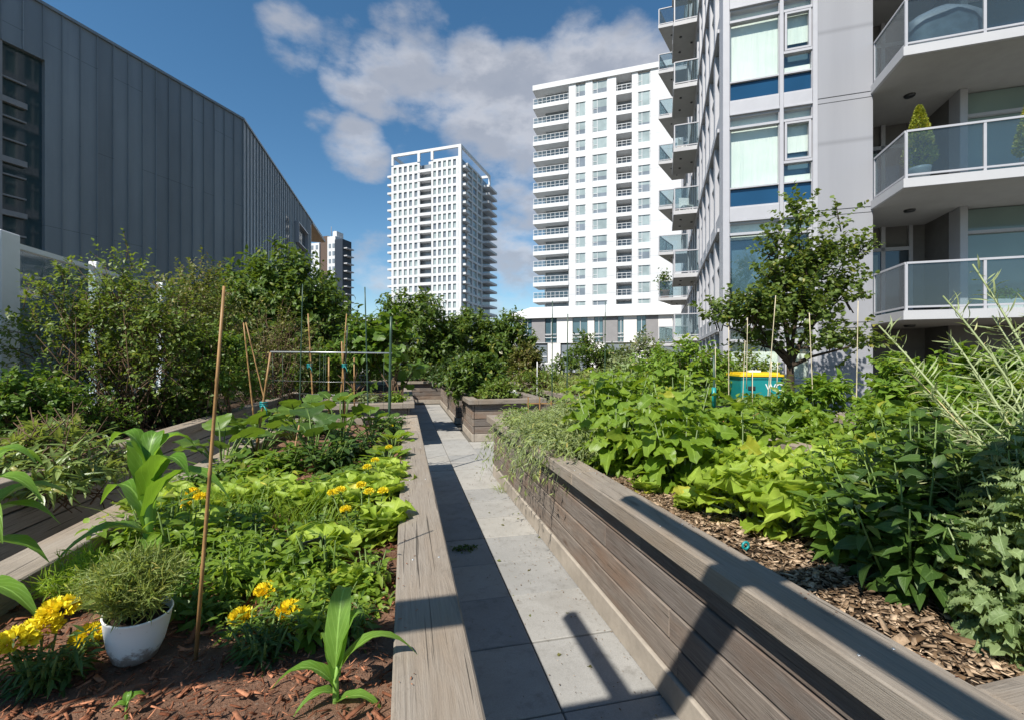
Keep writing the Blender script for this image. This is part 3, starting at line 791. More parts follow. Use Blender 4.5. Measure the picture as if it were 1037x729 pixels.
# loose mulch lying on the soil
def chips(name, label, n, area, mat, ln, wd, z0):
    m = Leaves(); cx = area
    xs = rng.uniform(cx[0], cx[1], n); ys = rng.uniform(cx[2], cx[3], n)
    tb = []
    bx = np.array([(x, y, z) for z in (0, 1) for y in (-.5, .5) for x in (0, 1)], float)
    fq = np.array([(0, 2, 3, 1), (4, 5, 7, 6), (0, 1, 5, 4), (2, 6, 7, 3), (0, 4, 6, 2), (1, 3, 7, 5)])
    T['chip'] = [(bx * np.array([1, w_, .12 * w_ + .03]), fq, bx * 0) for w_ in (wd, wd * 1.8)]
    zz = np.array([z0 + .030 * mn.noise(Vector(((x - area[4]) * 3 + area[5], (y - area[6]) * 3, 0))) for x, y in zip(xs, ys)])
    az = rng.random(n) * 6.28; el = rng.normal(size=n) * .28
    a = np.stack([np.cos(az) * np.cos(el), np.sin(az) * np.cos(el), np.sin(el)], 1)
    m.stamp('chip', np.stack([xs, ys, zz + .008 + .008 * rng.random(n)], 1), a, np.array([0, 0, 1.]) + rng.normal(size=(n, 3)) * .3, ln * (.25 + .9 * rng.random(n) + 1.6 * rng.random(n) ** 9))
    o = m.build(name, M[mat]); return tag(o, label, 'mulch', None, 'stuff')
chips('bark_mulch', 'loose red bark shreds on the soil of the left bed', 15000, (-1.31, -.04, .3, 4.2, -.6725, -1.43, 2.63), 'chips_red', .022, .13, .735)
chips('wood_chips', 'tan wood chips on the soil of the right bed', 24000, (1.34, 2.58, .85, 3.8, 1.94, 1.2, 3.455), 'chips_tan', .021, .30, .738)

# ------------------------------------------------------------------ timber shade frame standing behind the camera (its bars shade the caps)
pg = thing('pergola', 'timber pergola whose rafters shade the near bed caps', 'pergola', (0, .11, 0))
m = MB(); m.box((-3.6, -.04, 2.91), (2.9, .04, 3.09), bev=.005); m.build('beam', M['pergola'], pg)
m = MB(); m.box((-3.6, -2.54, 2.91), (2.9, -2.46, 3.09), bev=.005); m.build('beam', M['pergola'], pg)
for (xr, ye) in ((-1.03, .76), (-.286, .894)):
    m = MB(); m.box((xr - .03, -2.8, 3.092), (xr + .03, ye - .11 + .06, 3.19), bev=.004); m.build('rafter', M['pergola'], pg)
for (x, y) in ((-3.45, 0), (2.75, 0), (-3.45, -2.5), (2.75, -2.5)):
    m = MB(); m.box((x - .045, y - .045, 0), (x + .045, y + .045, 2.909), bev=.005); m.build('post', M['pergola'], pg)

# ------------------------------------------------------------------ buildings
PHI = R(18); RB = -(TH + PHI)
def bframe(name, label, lat, t, z=0, cat='building', rz=RB, group=None):
    p = CW(lat, t, z); return thing(name, label, cat, p, rz, group)

# --- right apartment block: local x along the front, y away from the camera
ap = bframe('apartment_block', 'lavender grey apartment block with mint blinds and glass balconies, at right', 5.79, 12.5, 0, 'apartment block')
FL = [-.42 + 2.9 * k for k in range(10)]          # floor lines -.42, 2.48, 5.38, 8.28 ...
ZTOP = FL[9]
XE = 3.45                                          # the front wall ends here and the balconies begin
body = MB()
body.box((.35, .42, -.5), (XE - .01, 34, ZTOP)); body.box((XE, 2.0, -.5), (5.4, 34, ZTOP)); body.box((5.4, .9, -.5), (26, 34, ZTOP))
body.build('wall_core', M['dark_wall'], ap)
wl = MB()
wl.box((0, 0, -.5), (.17, .40, ZTOP), bev=.01)                      # corner pier
wl.box((2.135, -.02, -.5), (2.25, .40, ZTOP), bev=.01)
wl.box((1.377, -.02, -.5), (1.467, .30, ZTOP), bev=.006)
wl.build('corner_pier', M['frame'], ap)
wl = MB()
for k in range(10):
    if k < 9: wl.box((2.252, 0, FL[k] + .075), (XE - .002, .41, FL[k] + 2.9 - .075), bev=.006)
    wl.box((2.252, .004, FL[k] - .060), (XE - .002, .41, FL[k] + .060), bev=.004)
wl.build('wall_panel', M['lav'], ap)
gr = MB(); gr.box((2.26, .03, -.4), (XE - .02, .40, ZTOP)); gr.build('joint', M['groove'], ap)
def near_window(x0, x1, z0, kind, sash=False):
    f = MB()
    f.box((x0, .0, z0 + .02), (x1, .30, z0 + .36), bev=.01)                 # sill box
    f.box((x0, -.03, z0 - .03), (x1, .30, z0 + .018), bev=.006)
    f.box((x0, .03, z0 + .36), (x1, .16, z0 + .40)); f.box((x0, .03, z0 + .88), (x1, .16, z0 + .92))
    f.box((x0, .0, z0 + 2.50), (x1, .16, z0 + 2.57), bev=.004); f.box((x0, .03, z0 + 2.82), (x1, .25, z0 + 2.868))
    f.box((x0, .031, z0 + .02), (x0 + .014, .155, z0 + 2.86)); f.box((x1 - .014, .031, z0 + .02), (x1, .155, z0 + 2.86))
    if sash:
        f.box((x0, .0, z0 + 1.40), (x1, .16, z0 + 1.47), bev=.004)
        for a, b, c, d in ((x0 + .03, x0 + .08, 1.48, 2.49), (x1 - .08, x1 - .03, 1.48, 2.49)): f.box((a, .0, z0 + c), (b, .12, z0 + d))
        f.box((x0 + .082, .0, z0 + 1.48), (x1 - .082, .12, z0 + 1.53)); f.box((x0 + .082, .0, z0 + 2.44), (x1 - .082, .12, z0 + 2.49))
    fr = f.build('window', M['frame'], ap)
    g_ = MB(); g_.box((x0 + .01, .10, z0 + .40), (x1 - .01, .13, z0 + .88)); g_.build('spandrel', M['p_blue'], fr)
    g_ = MB(); g_.box((x0 + .005, .10, z0 + .92), (x1 - .005, .112, z0 + 2.50)); g_.box((x0 + .005, .10, z0 + 2.57), (x1 - .005, .112, z0 + 2.82))
    g_.build('pane', M['win_glass'], fr)
    bb = MB()
    if kind == 'mint': bb.box((x0, .22, z0 + .9), (x1, .235, z0 + 2.85))
    elif kind == 'half': bb.box((x0, .22, z0 + 1.75), (x1, .235, z0 + 2.85)); bb.box((x0, .22, z0 + .9), (x1, .235, z0 + 1.15))
    elif kind == 'top': bb.box((x0, .22, z0 + 2.42), (x1, .235, z0 + 2.85))
    bb.build('blind', M['blind'], fr)
    g_ = MB(); g_.box((x0, .29, z0 + .4), (x1, .31, z0 + 2.86)); g_.build('interior', M['p_teal'], fr)
for k in range(9):
    near_window(.172, 1.375, FL[k], {0: 'mint', 1: 'top', 2: 'mint', 3: 'mint'}.get(k, 'mint'))
    near_window(1.469, 2.133, FL[k], {0: 'mint', 1: 'top', 2: 'half', 3: 'half'}.get(k, 'mint'), True)
# left side of the block (faces the path): piers and windows in bays
sw = MB()
bay = 1.45; nb = 17
for b in range(nb + 1):
    y = .42 + b * bay
    sw.box((0, y, -.5), (.34, y + .38, ZTOP), bev=.01)
for k in range(10):
    sw.box((.02, .80, FL[k] - .10), (.34, .42 + nb * bay, FL[k] + .50))
    sw.box((-.05, .80, FL[k] - .06), (.02, .42 + nb * bay, FL[k] + .04))
sw.build('side_wall', M['frame'], ap)
for k in range(9):
    m = MB()
    for b in range(nb):
        y = .42 + b * bay + .38
        m.box((.12, y, FL[k] + .5), (.16, y + bay - .38, FL[k] + 2.8))
        m.box((.06, y + .45, FL[k] + .5), (.12, y + .50, FL[k] + 2.8), mat=1); m.box((.06, y, FL[k] + 1.9), (.12, y + bay - .38, FL[k] + 1.96), mat=1)
        if (b + k) % 3: m.box((.17, y, FL[k] + 1.2 + .4 * ((b * k) % 3)), (.2, y + bay - .38, FL[k] + 2.8), mat=2)
    m.build('window_band', [M['p_greyg'], M['frame'], M['blind']], ap)
# glass balconies at the right
def rail_run(parent, pts, z, post_every=1.33, h=1.07, gm='bal_glass', thick=.02):
    f = MB(); g_ = MB()
    for (a, b) in zip(pts[:-1], pts[1:]):
        a = Vector((a[0], a[1], 0)); b = Vector((b[0], b[1], 0)); L_ = (b - a).length; n = max(1, round(L_ / post_every)); d = (b - a) / L_
        o = Vector((-d.y, d.x, 0))
        def bar(p, q, z0, z1, w_):
            c = [p - o * w_, q - o * w_, q + o * w_, p + o * w_]
            f.prism([(v.x, v.y) for v in c], z0, z1)
        bar(a, b, z + h - .045, z + h, .028); bar(a, b, z + .06, z + .10, .02)
        for i in range(n + 1):
            p = a.lerp(b, i / n); bar(p - d * .025, p + d * .025, z, z + h - .046, .022)
            if i < n:
                q0 = a.lerp(b, i / n) + d * .03; q1 = a.lerp(b, (i + 1) / n) - d * .03
                c = [q0 - o * .005, q1 - o * .005, q1 + o * .005, q0 + o * .005]
                g_.prism([(v.x, v.y) for v in c], z + .10, z + h - .046)
    r_ = f.build('railing', M['frame'], parent); g_.build('glass_panel', M[gm], r_)
    return r_
for k in range(1, 9):
    z = FL[k]
    m = MB(); m.prism([(XE - .05, 0), (XE + .0, -1.5), (16, -1.5), (16, 2.0), (XE - .05, 2.0)][::1], z, z + .20)
    s_ = m.build('balcony', M['slab'], ap)
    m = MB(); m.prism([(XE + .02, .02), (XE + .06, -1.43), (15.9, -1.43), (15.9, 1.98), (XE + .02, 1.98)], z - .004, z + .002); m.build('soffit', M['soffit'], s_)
    m = MB(); m.lathe([(0, -.05), (.10, -.05), (.12, -.02), (.12, 0)], (4.35, .35, z - .005), 16); m.build('ceiling_lamp', M['plastic_k'], s_)
    rail_run(s_, [(XE + .03, -.02), (XE + .07, -1.44), (15.8, -1.44)], z + .2)
    # recess: back wall with door and window, then the glazed front set forward
    zz = z + .2
    m = MB()
    for a, b in ((XE + .02, .10), (.95, 1.02), (1.55, 1.63), (1.95, 2.0)):
        pass
    x = XE
    m.box((x + .1, 1.9, zz), (x + .2, 1.99, z + 2.9)); m.box((x + .9, 1.9, zz), (x + 1.0, 1.99, z + 2.9)); m.box((x + 1.55, 1.9, zz), (x + 1.64, 1.99, z + 2.9))
    m.box((x + .2, 1.9, zz + 2.0), (x + 1.55, 1.99, zz + 2.1))
    m.box((5.40, .42, zz), (5.56, .89, z + 2.9), bev=.01); m.box((5.56, .60, zz), (12, .89, zz + .12)); m.box((5.56, .60, zz + 2.05), (12, .7, zz + 2.12))
    m.box((7.2, .60, zz + .12), (7.28, .7, z + 2.9)); m.box((8.9, .60, zz + .12), (8.98, .7, z + 2.9))
    fr = m.build('door_frame', M['frame'], s_)
    m = MB(); m.box((x + .2, 1.93, zz), (x + .9, 1.96, zz + 2.0)); m.box((x + 1.0, 1.93, zz + .1), (x + 1.55, 1.96, zz + 2.0)); m.build('door_pane', M['p_dark'], fr)
    m = MB(); m.box((x + .28, 1.90, zz + .8), (x + .82, 1.925, zz + 1.9)); m.box((5.57, .72, zz + .12), (12, .74, z + 2.88)); m.build('window_pane', M['p_greyg'] if k != 3 else M['p_teal'], fr)
# stacked balconies on the side of the block
def side_balcony(x0, x1, y0, y1, k, chamfer=0):
    z = FL[k]; m = MB()
    poly = [(x0, y0), (x1, y0), (x1, y1), (x0 + chamfer, y1)]
    m.prism(poly, z, z + .18); s_ = m.build('balcony', M['slab'], ap)
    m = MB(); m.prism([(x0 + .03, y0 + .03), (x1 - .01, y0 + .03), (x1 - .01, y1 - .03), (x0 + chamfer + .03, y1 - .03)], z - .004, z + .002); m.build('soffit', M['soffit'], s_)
    for (a, b) in ((.3, .3), (.3, .7), (.75, .5)):
        m = MB(); m.lathe([(0, -.04), (.05, -.04), (.06, 0)], (x0 + (x1 - x0) * a + chamfer * b, y0 + (y1 - y0) * b, z - .004), 10); m.build('ceiling_lamp', M['plastic_k'], s_)
    rail_run(s_, [(x1 - .05, y0 + .05), (x0 + .05, y0 + .05), (x0 + chamfer + .05, y1 - .05)], z + .18, 1.6)
for k in range(1, 9):
    side_balcony(-1.05, .10, 8.6, 11.4, k)
    side_balcony(-1.75, .10, 16.9, 19.9, k, .9)

# --- white tower behind
tw = bframe('apartment_tower', 'white residential tower with long balconies on its left, nearer of the two', 3.78, 81, 0, 'tower', group=None)
ZF = [50.2, 46.4, 43.0, 39.85, 37.0, 34.2, 31.5, 28.7, 25.95, 23.2, 20.4, 17.65, 14.9, 12.1, 9.3, 6.5]
U = [6.39, 7.59, 9.31, 10.48, 12.97, 14.44, 17.0, 17.97, 19.94, 27]
m = MB()
m.box((6.39, .35, 0), (14.4, 20, 49.3)); m.box((14.4, 2.2, 0), (17.05, 20, 49.3)); m.box((17.05, .35, 0), (27, 20, 49.3)); m.box((1.6, 2.0, 0), (6.39, 20, 49.3))
m.build('tower_core', M['white_w'], tw)
m = MB()
for a, b in ((6.39, 7.59), (9.31, 10.48), (12.97, 14.44), (17.0, 17.97), (19.94, 27)): m.box((a, 0, 0), (b, .348, 49.3))
for i in range(1, len(ZF)):
    for a, b in ((7.59, 9.31), (10.48, 12.97), (17.97, 19.94)): m.box((a, .03, ZF[i] - .45), (b, .347, ZF[i] + .55))
m.build('wall', M['white_w'], tw)
m = MB(); m.box((-.05, -.25, 49.3), (27.2, 20.2, 50.2)); m.build('roof_edge', M['white_w'], tw)
def far_window(parent, x0, x1, z0, z1, y=.18, mul=True, pale=False, name='window'):
    bh = random.choice((0, 0, .3, .55, .8)) if not pale else random.choice((.6, .9, 1, 1)); zm = z1 - (z1 - z0) * bh
    m = MB(); m.box((x0, y, z0), (x1, y + .05, z1), mat=0)
    if bh: m.box((x0, y - .012, zm), (x1, y - .002, z1), mat=2)
    wd = x1 - x0
    m.box((x0, y - .06, z0), (x0 + .08, y, z1), mat=1); m.box((x1 - .08, y - .06, z0), (x1, y, z1), mat=1)
    m.box((x0 + .08, y - .06, z0), (x1 - .08, y, z0 + .08), mat=1)
    if mul:
        m.box((x0 + wd * .3, y - .06, z0 + .08), (x0 + wd * .3 + .08, y, z1), mat=1)
        m.box((x0 + .08, y - .06, z0 + (z1 - z0) * .35), (x0 + wd * .3, y, z0 + (z1 - z0) * .35 + .08), mat=1)
    return m.build(name, [M['p_farwin'], M['white_w'], M['p_farwin2']], parent)
def pick_pale(i, c): return ((i * 7 + c * 5) % 4) != 0
for i in range(len(ZF) - 1):
    zt_, zb_ = (ZF[i] - .45 if i else 49.0), ZF[i + 1] + .55
    for c, (a, b) in enumerate(((7.62, 9.28), (10.51, 12.94), (18.0, 19.9))): far_window(tw, a, b, zb_, zt_, pale=pick_pale(i, c))
for i in range(1, len(ZF)):
    z = ZF[i]
    m = MB(); m.box((0, -.2, z - .35), (6.385, 4, z + .35)); s_ = m.build('balcony', M['white_w'], tw)
    m = MB(); 
    for zz in (.75, 1.35): m.box((.05, -.15, z + zz), (6.38, -.09, z + zz + .06))
    for q in range(9): m.box((.1 + q * .77, -.15, z + .35), (.16 + q * .77, -.09, z + 1.35))
    rr_ = m.build('railing', M['white_w'], s_)
    m = MB(); m.box((.2, -.13, z + .4), (6.3, -.11, z + 1.3)); m.build('glass_panel', M['bal_glass'], rr_)
    m = MB(); m.box((1.8, 1.93, z + .4), (6.3, 1.99, ZF[i - 1] - .4)); m.build('window', M['p_farwin'], s_)
    m = MB(); m.box((14.44, -.05, z - .35), (17.0, 2.19, z + .30)); s_ = m.build('recessed_balcony', M['white_w'], tw)
    m = MB(); m.box((14.5, .0, z + 1.2), (16.95, .06, z + 1.28)); m.box((14.5, .0, z + .75), (16.95, .06, z + .8))
    for q in range(4): m.box((14.6 + q * .75, .0, z + .3), (14.66 + q * .75, .06, z + 1.2))
    m.build('railing', M['white_w'], s_)
    m = MB(); m.box((14.6, 2.1, z + .4), (16.9, 2.19, ZF[i - 1] - .5)); m.build('window', M['p_farwin'], s_)

# --- farthest white tower
t1 = bframe('apartment_tower', 'distant slim white tower with open roof frame and gridded windows', -16.5 - 26.0 * math.cos(PHI), 147.6 + 26.0 * math.sin(PHI), 0, 'tower')
Z1 = 67.4; NF = 23; fp = 2.9
m = MB()
m.box((0, .5, 0), (10.1, 27, Z1)); m.box((10.1, 2.2, 0), (15.3, 27, Z1)); m.box((15.3, .5, 0), (25.5, 4.99, Z1)); m.box((15.3, 5, 0), (25.5, 27, Z1))
m.build('tower_core', M['p_farwin'], t1)
m = MB()
cols = [(0.0 + 2.0 * i, .85) for i in range(6)] + [(15.2 + 1.8 * i, .72) for i in range(6)]
for x, wd in cols: m.box((x, 0, 0), (x + wd, .49, Z1))
m.box((25.0, 0, 0), (26, .49, 71.6)); m.box((25.0, .49, 0), (26, .9, 71.6))
for k in range(NF + 1):
    z = Z1 - k * fp
    for a, b in ((.85, 10.0), (15.92, 25.0)): m.box((a, .03, z - .42), (b, .485, z + .42))
for y in (5.0, 9.3, 13.6, 18.0): m.box((25.5, y, 0), (26, y + .7, Z1))
for k in range(NF + 1):
    z = Z1 - k * fp; m.box((25.5, 5.7, z - .35), (25.95, 18.0, z + .35))
m.build('wall', M['white_w'], t1)
m = MB()
m.box((0, 0, 70.7), (25.0, .6, 71.6)); m.box((0, 0, Z1 + .42), (.8, .6, 70.7)); m.box((10, 0, Z1 + .42), (10.9, .6, 70.7)); m.box((15, 0, Z1 + .42), (15.9, .6, 70.7))
m.box((25.4, .9, 70.7), (26, 27, 71.6)); m.box((0, 26.4, 70.7), (25.4, 27, 71.6)); m.box((25.4, 26.2, Z1), (26, 27, 70.7)); m.box((0, .6, 70.7), (.6, 26.4, 71.6))
m.box((11, 6, Z1), (20, 20, 70.2)); m.build('roof_frame', M['white_w'], t1)
cnt = 0; st_ = MB()
for k in range(NF):
    z0, z1 = Z1 - (k + 1) * fp + .42, Z1 - k * fp - .42
    for ci, (x, wd) in enumerate(cols):
        if ci in (5, 11): continue
        x1 = cols[ci + 1][0]
        pale = rng.random() < .62
        if cnt < 100: 
            q = MB(); q.box((x + wd, .40, z0), (x1, .45, z1), mat=0); q.build('window', [M['p_farwin2'] if pale else M['p_farwin']], t1); cnt += 1
        else: st_.box((x + wd, .40, z0), (x1, .45, z1), mat=1 if pale else 0)
    for a, b in ((5.7, 9.3), (10.0, 13.6), (14.3, 18.0)): st_.box((25.52, a, z0), (25.58, b, z1), mat=1 if (k + int(a)) % 3 else 0)
tag(st_.build('windows', [M['p_farwin'], M['p_farwin2']], t1), kind='stuff')
for k in range(1, NF + 1):
    z = Z1 - k * fp
    for bx_ in (((10.1, -.1, z - .4), (15.15, 2.1, z + .55)), ((-2.0, .6, z - .3), (0, 5, z + .35)), ((25.5, .95, z - .3), (27.2, 4.9, z + .45)), ((25.5, 18.8, z - .3), (28.6, 27.2, z + .45))):
        m = MB(); m.box(*bx_); m.build('balcony', M['white_w'], t1)
m = MB(); m.box((25.5, .9, 0), (25.6, 4.9, Z1)); m.box((25.5, 18.8, 0), (25.7, 27, Z1)); m.box((10.1, 2.1, 0), (15.2, 2.19, Z1)); m.build('recessed_glazing', M['p_farwin'], t1)

# --- small dark tower at far left
t3 = bframe('apartment_tower', 'small distant tower with navy slab beside pale windowed part', (314 - 518.5) / F * 180, 180, 0, 'tower')
m = MB(); m.box((0, 0, 0), (4.4, 6, 47.5)); m.box((8.3, 0, 0), (12.0, 6, 49.5)); m.box((9.2, 2, 49.5), (11, 6, 52)); m.build('wall', M['white_w'], t3)
m = MB(); m.box((4.4, .6, 0), (8.3, 6, 50)); m.build('brick_core', M['brown_t'], t3)
m = MB(); m.box((12.0, -.3, 0), (15.6, 5, 48)); m.build('navy_slab', M['dark_slab'], t3)
for k in range(15):
    z = 46 - k * 2.95
    m = MB()
    m.box((15.6, .3, z - 1.6), (17.2, 4.6, z - 1.2)); m.build('balcony', M['slab'], t3)
    for a in (.6, 2.8, 9.0, 10.7):
        q = MB(); q.box((a, -.12, z - 1.0), (a + 1.0, -.02, z + .6)); q.build('window', M['p_farwin'], t3)
# crane-less rooftop mast
m = MB(); m.tube([(6, 5, 50), (6, 5, 55)], .12, 5); m.tube([(7.6, 5, 50), (7.6, 5, 53.5)], .1, 5); m.build('rooftop_mast', M['pan_g'], t3)

# --- low two-storey building with the white hipped roof
lo = bframe('low_building', 'low building with white hipped roof and pale panels before the tower', (520 - 518.5) / F * 50, 50.5, 0, 'building')
W_ = 19.0
m = MB(); m.add([(-.6, -.35, 6.1), (W_ + .8, -.35, 6.1), (W_ + .8, 12, 6.1), (-.6, 12, 6.1), (-.6, -.35, 6.5), (W_ + .8, -.35, 6.5), (W_ + .8, 12, 6.5), (-.6, 12, 6.5),
                 (1.4, 2.0, 7.55), (W_ - 2.2, 2.0, 7.55), (W_ - 2.2, 9, 7.55), (1.4, 9, 7.55)],
                [(0, 3, 2, 1), (0, 1, 5, 4), (1, 2, 6, 5), (2, 3, 7, 6), (3, 0, 4, 7), (4, 5, 9, 8), (5, 6, 10, 9), (6, 7, 11, 10), (7, 4, 8, 11), (8, 9, 10, 11)])
m.build('roof', M['white_low'], lo)
m = MB(); m.box((.2, .2, -.4), (W_, 11, 6.09)); m.build('wall', M['p_dark'], lo)
x = .2; i = 0
pat = [(.9, 'pan_l'), (1.0, 'w'), (1.5, 'pan_g'), (1.3, 'w'), (1.7, 'pan_l'), (1.6, 'w'), (.7, 'pan_l'), (.9, 'w'), (1.5, 'pan_g'), (.6, 'w'), (1.3, 'pan_l'), (.9, 'w'), (1.2, 'pan_g'), (2.2, 'pan_l'), (1.2, 'w'), (.3, 'pan_l')]
for wd, kd in pat:
    if kd == 'w':
        m = MB(); m.box((x + .05, .1, 3.5), (x + wd - .05, .19, 6.05), mat=0)
        m.box((x + wd * .5, .02, 3.5), (x + wd * .5 + .06, .09, 6.05), mat=1); m.box((x + .05, .02, 4.2), (x + wd * .5, .09, 4.28), mat=1)
        m.build('window', [M['p_teal'], M['white_w']], lo)
        m = MB(); m.box((x + .02, -.15, 3.95), (x + wd - .02, -.09, 4.02)); m.box((x + .02, -.15, 4.3), (x + wd - .02, -.09, 4.37)); m.build('railing', M['white_w'], lo)
    else:
        m = MB(); m.box((x, 0, 3.45), (x + wd, .19, 6.08)); m.build('panel', M[kd], lo)
    x += wd
for a, b in ((.2, 1.4), (3.9, 5.3), (8.2, 10.1), (13.0, 15.0), (17.6, 19.0)):
    m = MB(); m.box((a, -.02, -.3), (b, .18, 3.4)); m.build('panel', M['pan_l'], lo)
for a, b in ((1.5, 3.8), (5.4, 8.1), (10.2, 12.9), (15.1, 17.5)):
    m = MB(); m.box((a, .05, .3), (b, .12, 3.2), mat=0); m.box((a, -.02, 1.9), (b, .04, 2.0), mat=1); m.box(((a + b) / 2, -.02, .3), ((a + b) / 2 + .08, .04, 1.9), mat=1)
    m.build('window', [M['p_farwin'], M['white_w']], lo)
m = MB(); m.box((.2, -.06, 3.4), (W_, .17, 3.449)); m.build('ledge', M['white_w'], lo)

# --- small pale roof seen past the vine
sb = bframe('low_building', 'small flat roofed pale building seen between shrub and vine at left', (356 - 518.5) / F * 60, 60, 0, 'building')
m = MB(); m.box((0, 0, 0), (3.6, 8, 6.2)); m.build('wall', M['pan_l'], sb)
m = MB(); m.box((-.4, -.4, 6.2), (4, 8.4, 6.9)); m.build('roof', M['white_low'], sb)
for a in (.3, 2.0): m = MB(); m.box((a, -.06, 3.6), (a + 1.3, -.01, 5.4)); m.build('window', M['p_farwin'], sb)

# --- dark metal hall at left
K = CW(-.591 * 22, 22); ZR = 13.17
hall = thing('metal_hall', 'dark standing seam metal building with tall recessed windows, at left', 'building', K)
ux, uy = math.sin(TH + PHI), math.cos(TH + PHI)      # wall 1 runs from the corner towards the camera along -(ux,uy)
def W1(s, d, z):  # s metres from corner toward camera, d metres proud of the wall
    return Vector((-ux * s + uy * d, -uy * s - ux * d, z))
def slab1(m, s0, s1, z0, z1, d0, d1, mat=0, rnd=None):
    vs = [W1(s, d, z) for z in (z0, z1) for d in (d0, d1) for s in (s0, s1)]
    m.add(vs, [(0, 2, 3, 1), (4, 5, 7, 6), (0, 1, 5, 4), (2, 6, 7, 3), (0, 4, 6, 2), (1, 3, 7, 5)], rnd, None, mat)
m = MB(); pw = .50
WS, WE, WZ0, WZ1 = 7.45, 15.2, 5.1, 11.4
n = 40
for i in range(n):
    s0, s1 = i * pw, (i + 1) * pw; rn = random.random()
    if s1 <= WS + .01 or s0 >= WE: slab1(m, s0, s1, -.4, ZR, -.2, 0, rnd=rn)
    else: slab1(m, max(s0, WS), s1, -.4, WZ0, -.2, 0, rnd=rn); slab1(m, max(s0, WS), s1, WZ1, ZR, -.2, 0, rnd=rn)
    if s0 < WS < s1: slab1(m, s0, WS, -.4, ZR, -.2, -.001, rnd=rn)
    if WS < s0 < WE: slab1(m, s0 - .012, s0 + .012, -.4, WZ0, 0, .045); slab1(m, s0 - .012, s0 + .012, WZ1, ZR, 0, .045)
    else: slab1(m, s0 - .012, s0 + .012, -.4, ZR, 0, .045)
o = m.build('seamed_wall', M['clad'], hall)
m = MB(); n2 = 46; L2 = (ray(316, 300) * (K.x / ray(316, 300).x)).y - K.y; LC = (ray(329, 300) * (K.x / ray(329, 300).x)).y - K.y
for i in range(int(L2 / pw)):
    y0, y1 = i * pw, (i + 1) * pw
    m.box((-.2, y0 + .001, -.4), (0, y1 - .001, ZR)); m.box((0, y0 - .012, -.4), (.045, y0 + .012, ZR))
m.build('seamed_wall', M['clad'], hall)
m = MB(); slab1(m, -.02, 20.05, ZR, ZR + .10, -.3, .07); m.box((-.3, -.02, ZR), (.07, L2, ZR + .10)); m.build('roof_flashing', M['clad'], hall)
m = MB()
m.add([W1(0, -.3, ZR - .05), W1(20, -.3, ZR - .05), W1(20, -18, ZR + .6), (-14, L2, ZR + .6), (-.3, L2, ZR - .05),
       W1(0, -.3, -.4), W1(20, -.3, -.4), W1(20, -18, -.4), (-14, L2, -.4), (-.3, L2, -.4)],
      [(0, 1, 2, 3, 4), (1, 0, 5, 6), (2, 1, 6, 7), (3, 2, 7, 8), (4, 3, 8, 9), (0, 4, 9, 5)]); m.build('roof', M['p_dark'], hall)
m = MB()
slab1(m, WS, WE, WZ0, WZ1, -.199, -.16); wn = m.build('window', M['p_hall'], hall)
m = MB()
for zz, th in ((10.35, .05), (9.65, .18), (9.15, .05), (8.45, .05), (7.8, .18), (7.35, .05), (6.7, .05), (6.15, .16), (5.5, .05)): slab1(m, WS + .42, WE, zz - th / 2, zz + th / 2, -.15, -.02 - (.05 if th < .1 else 0))
for s_ in (8.45, 9.9, 11.4, 12.9): slab1(m, s_, s_ + .10, WZ0, WZ1, -.155, -.03)
m.build('mullions', M['pan_g'], wn)
def onX(px): r = ray(px, 300); return (r * (K.x / r.x)).y - K.y
m = MB(); m.box((.0, onX(289), 7.2), (.02, onX(293), 11.1)); m.build('window', M['p_dark'], hall)
a, b = onX(299), onX(309)
m = MB(); m.box((.0, a, 10.0), (.25, b, 10.1)); m.box((.0, a, 11.4), (.25, b, 11.5)); m.box((.0, a, 10.1), (.25, a + .1, 11.4)); m.box((.0, b - .1, 10.1), (.25, b, 11.4)); f_ = m.build('window_frame', M['frame'], hall)
m = MB(); m.box((.0, a + .1, 10.1), (.02, b - .1, 11.4)); m.build('pane', M['p_dark'], f_)
m = MB(); m.box((-8, L2 + .02, ZR - .12), (.05, LC, ZR + .10)); cn = m.build('canopy', M['clad'], hall)
m = MB(); m.box((-7.9, L2 + .05, ZR - .16), (.0, LC - .1, ZR - .122)); m.build('timber_soffit', M['soffit_w'], cn)

# --- white privacy screen at the left
M['white_s'] = simple('white_powder_coat', (.80, .80, .80), .5, .4, var=.04)
fe = thing('privacy_screen', 'white posted privacy screen with glass infill behind the left shrubs', 'fence', (-5.95, 5, 0))
def fx(Y): return Y - 5
for Y, wd, hh in ((7.1, .30, 3.22), (8.83, .14, 3.2), (10.9, .14, 3.2), (4.6, .14, 3.2)):
    m = MB(); m.box((.95, fx(Y) - wd / 2, 0), (1.07, fx(Y) + wd / 2, hh), bev=.01); m.build('post', M['white_s'], fe)
m = MB(); m.box((.98, fx(4.7), 3.05), (1.04, fx(10.8), 3.12)); m.box((.98, fx(4.7), 1.0), (1.04, fx(10.8), 1.07)); m.build('rail', M['white_s'], fe)
m = MB(); m.box((1.0, fx(7.3), 1.08), (1.01, fx(10.8), 3.04)); m.build('glass_panel', M['bal_glass'], fe)
m = MB()
for q in range(9): m.box((.97, fx(4.7 + q * .25), .2), (1.0, fx(4.7 + q * .25 + .22), 3.04))
m.build('slat_panel', M['white_s'], fe)
#PLANTS
# ------------------------------------------------------------------ plants
SZ = .735
def S(px, py): p = P(px, py, SZ); return (p.x, p.y, SZ - .01)
def at(X, Y, z=SZ - .01): return (X, Y, z)

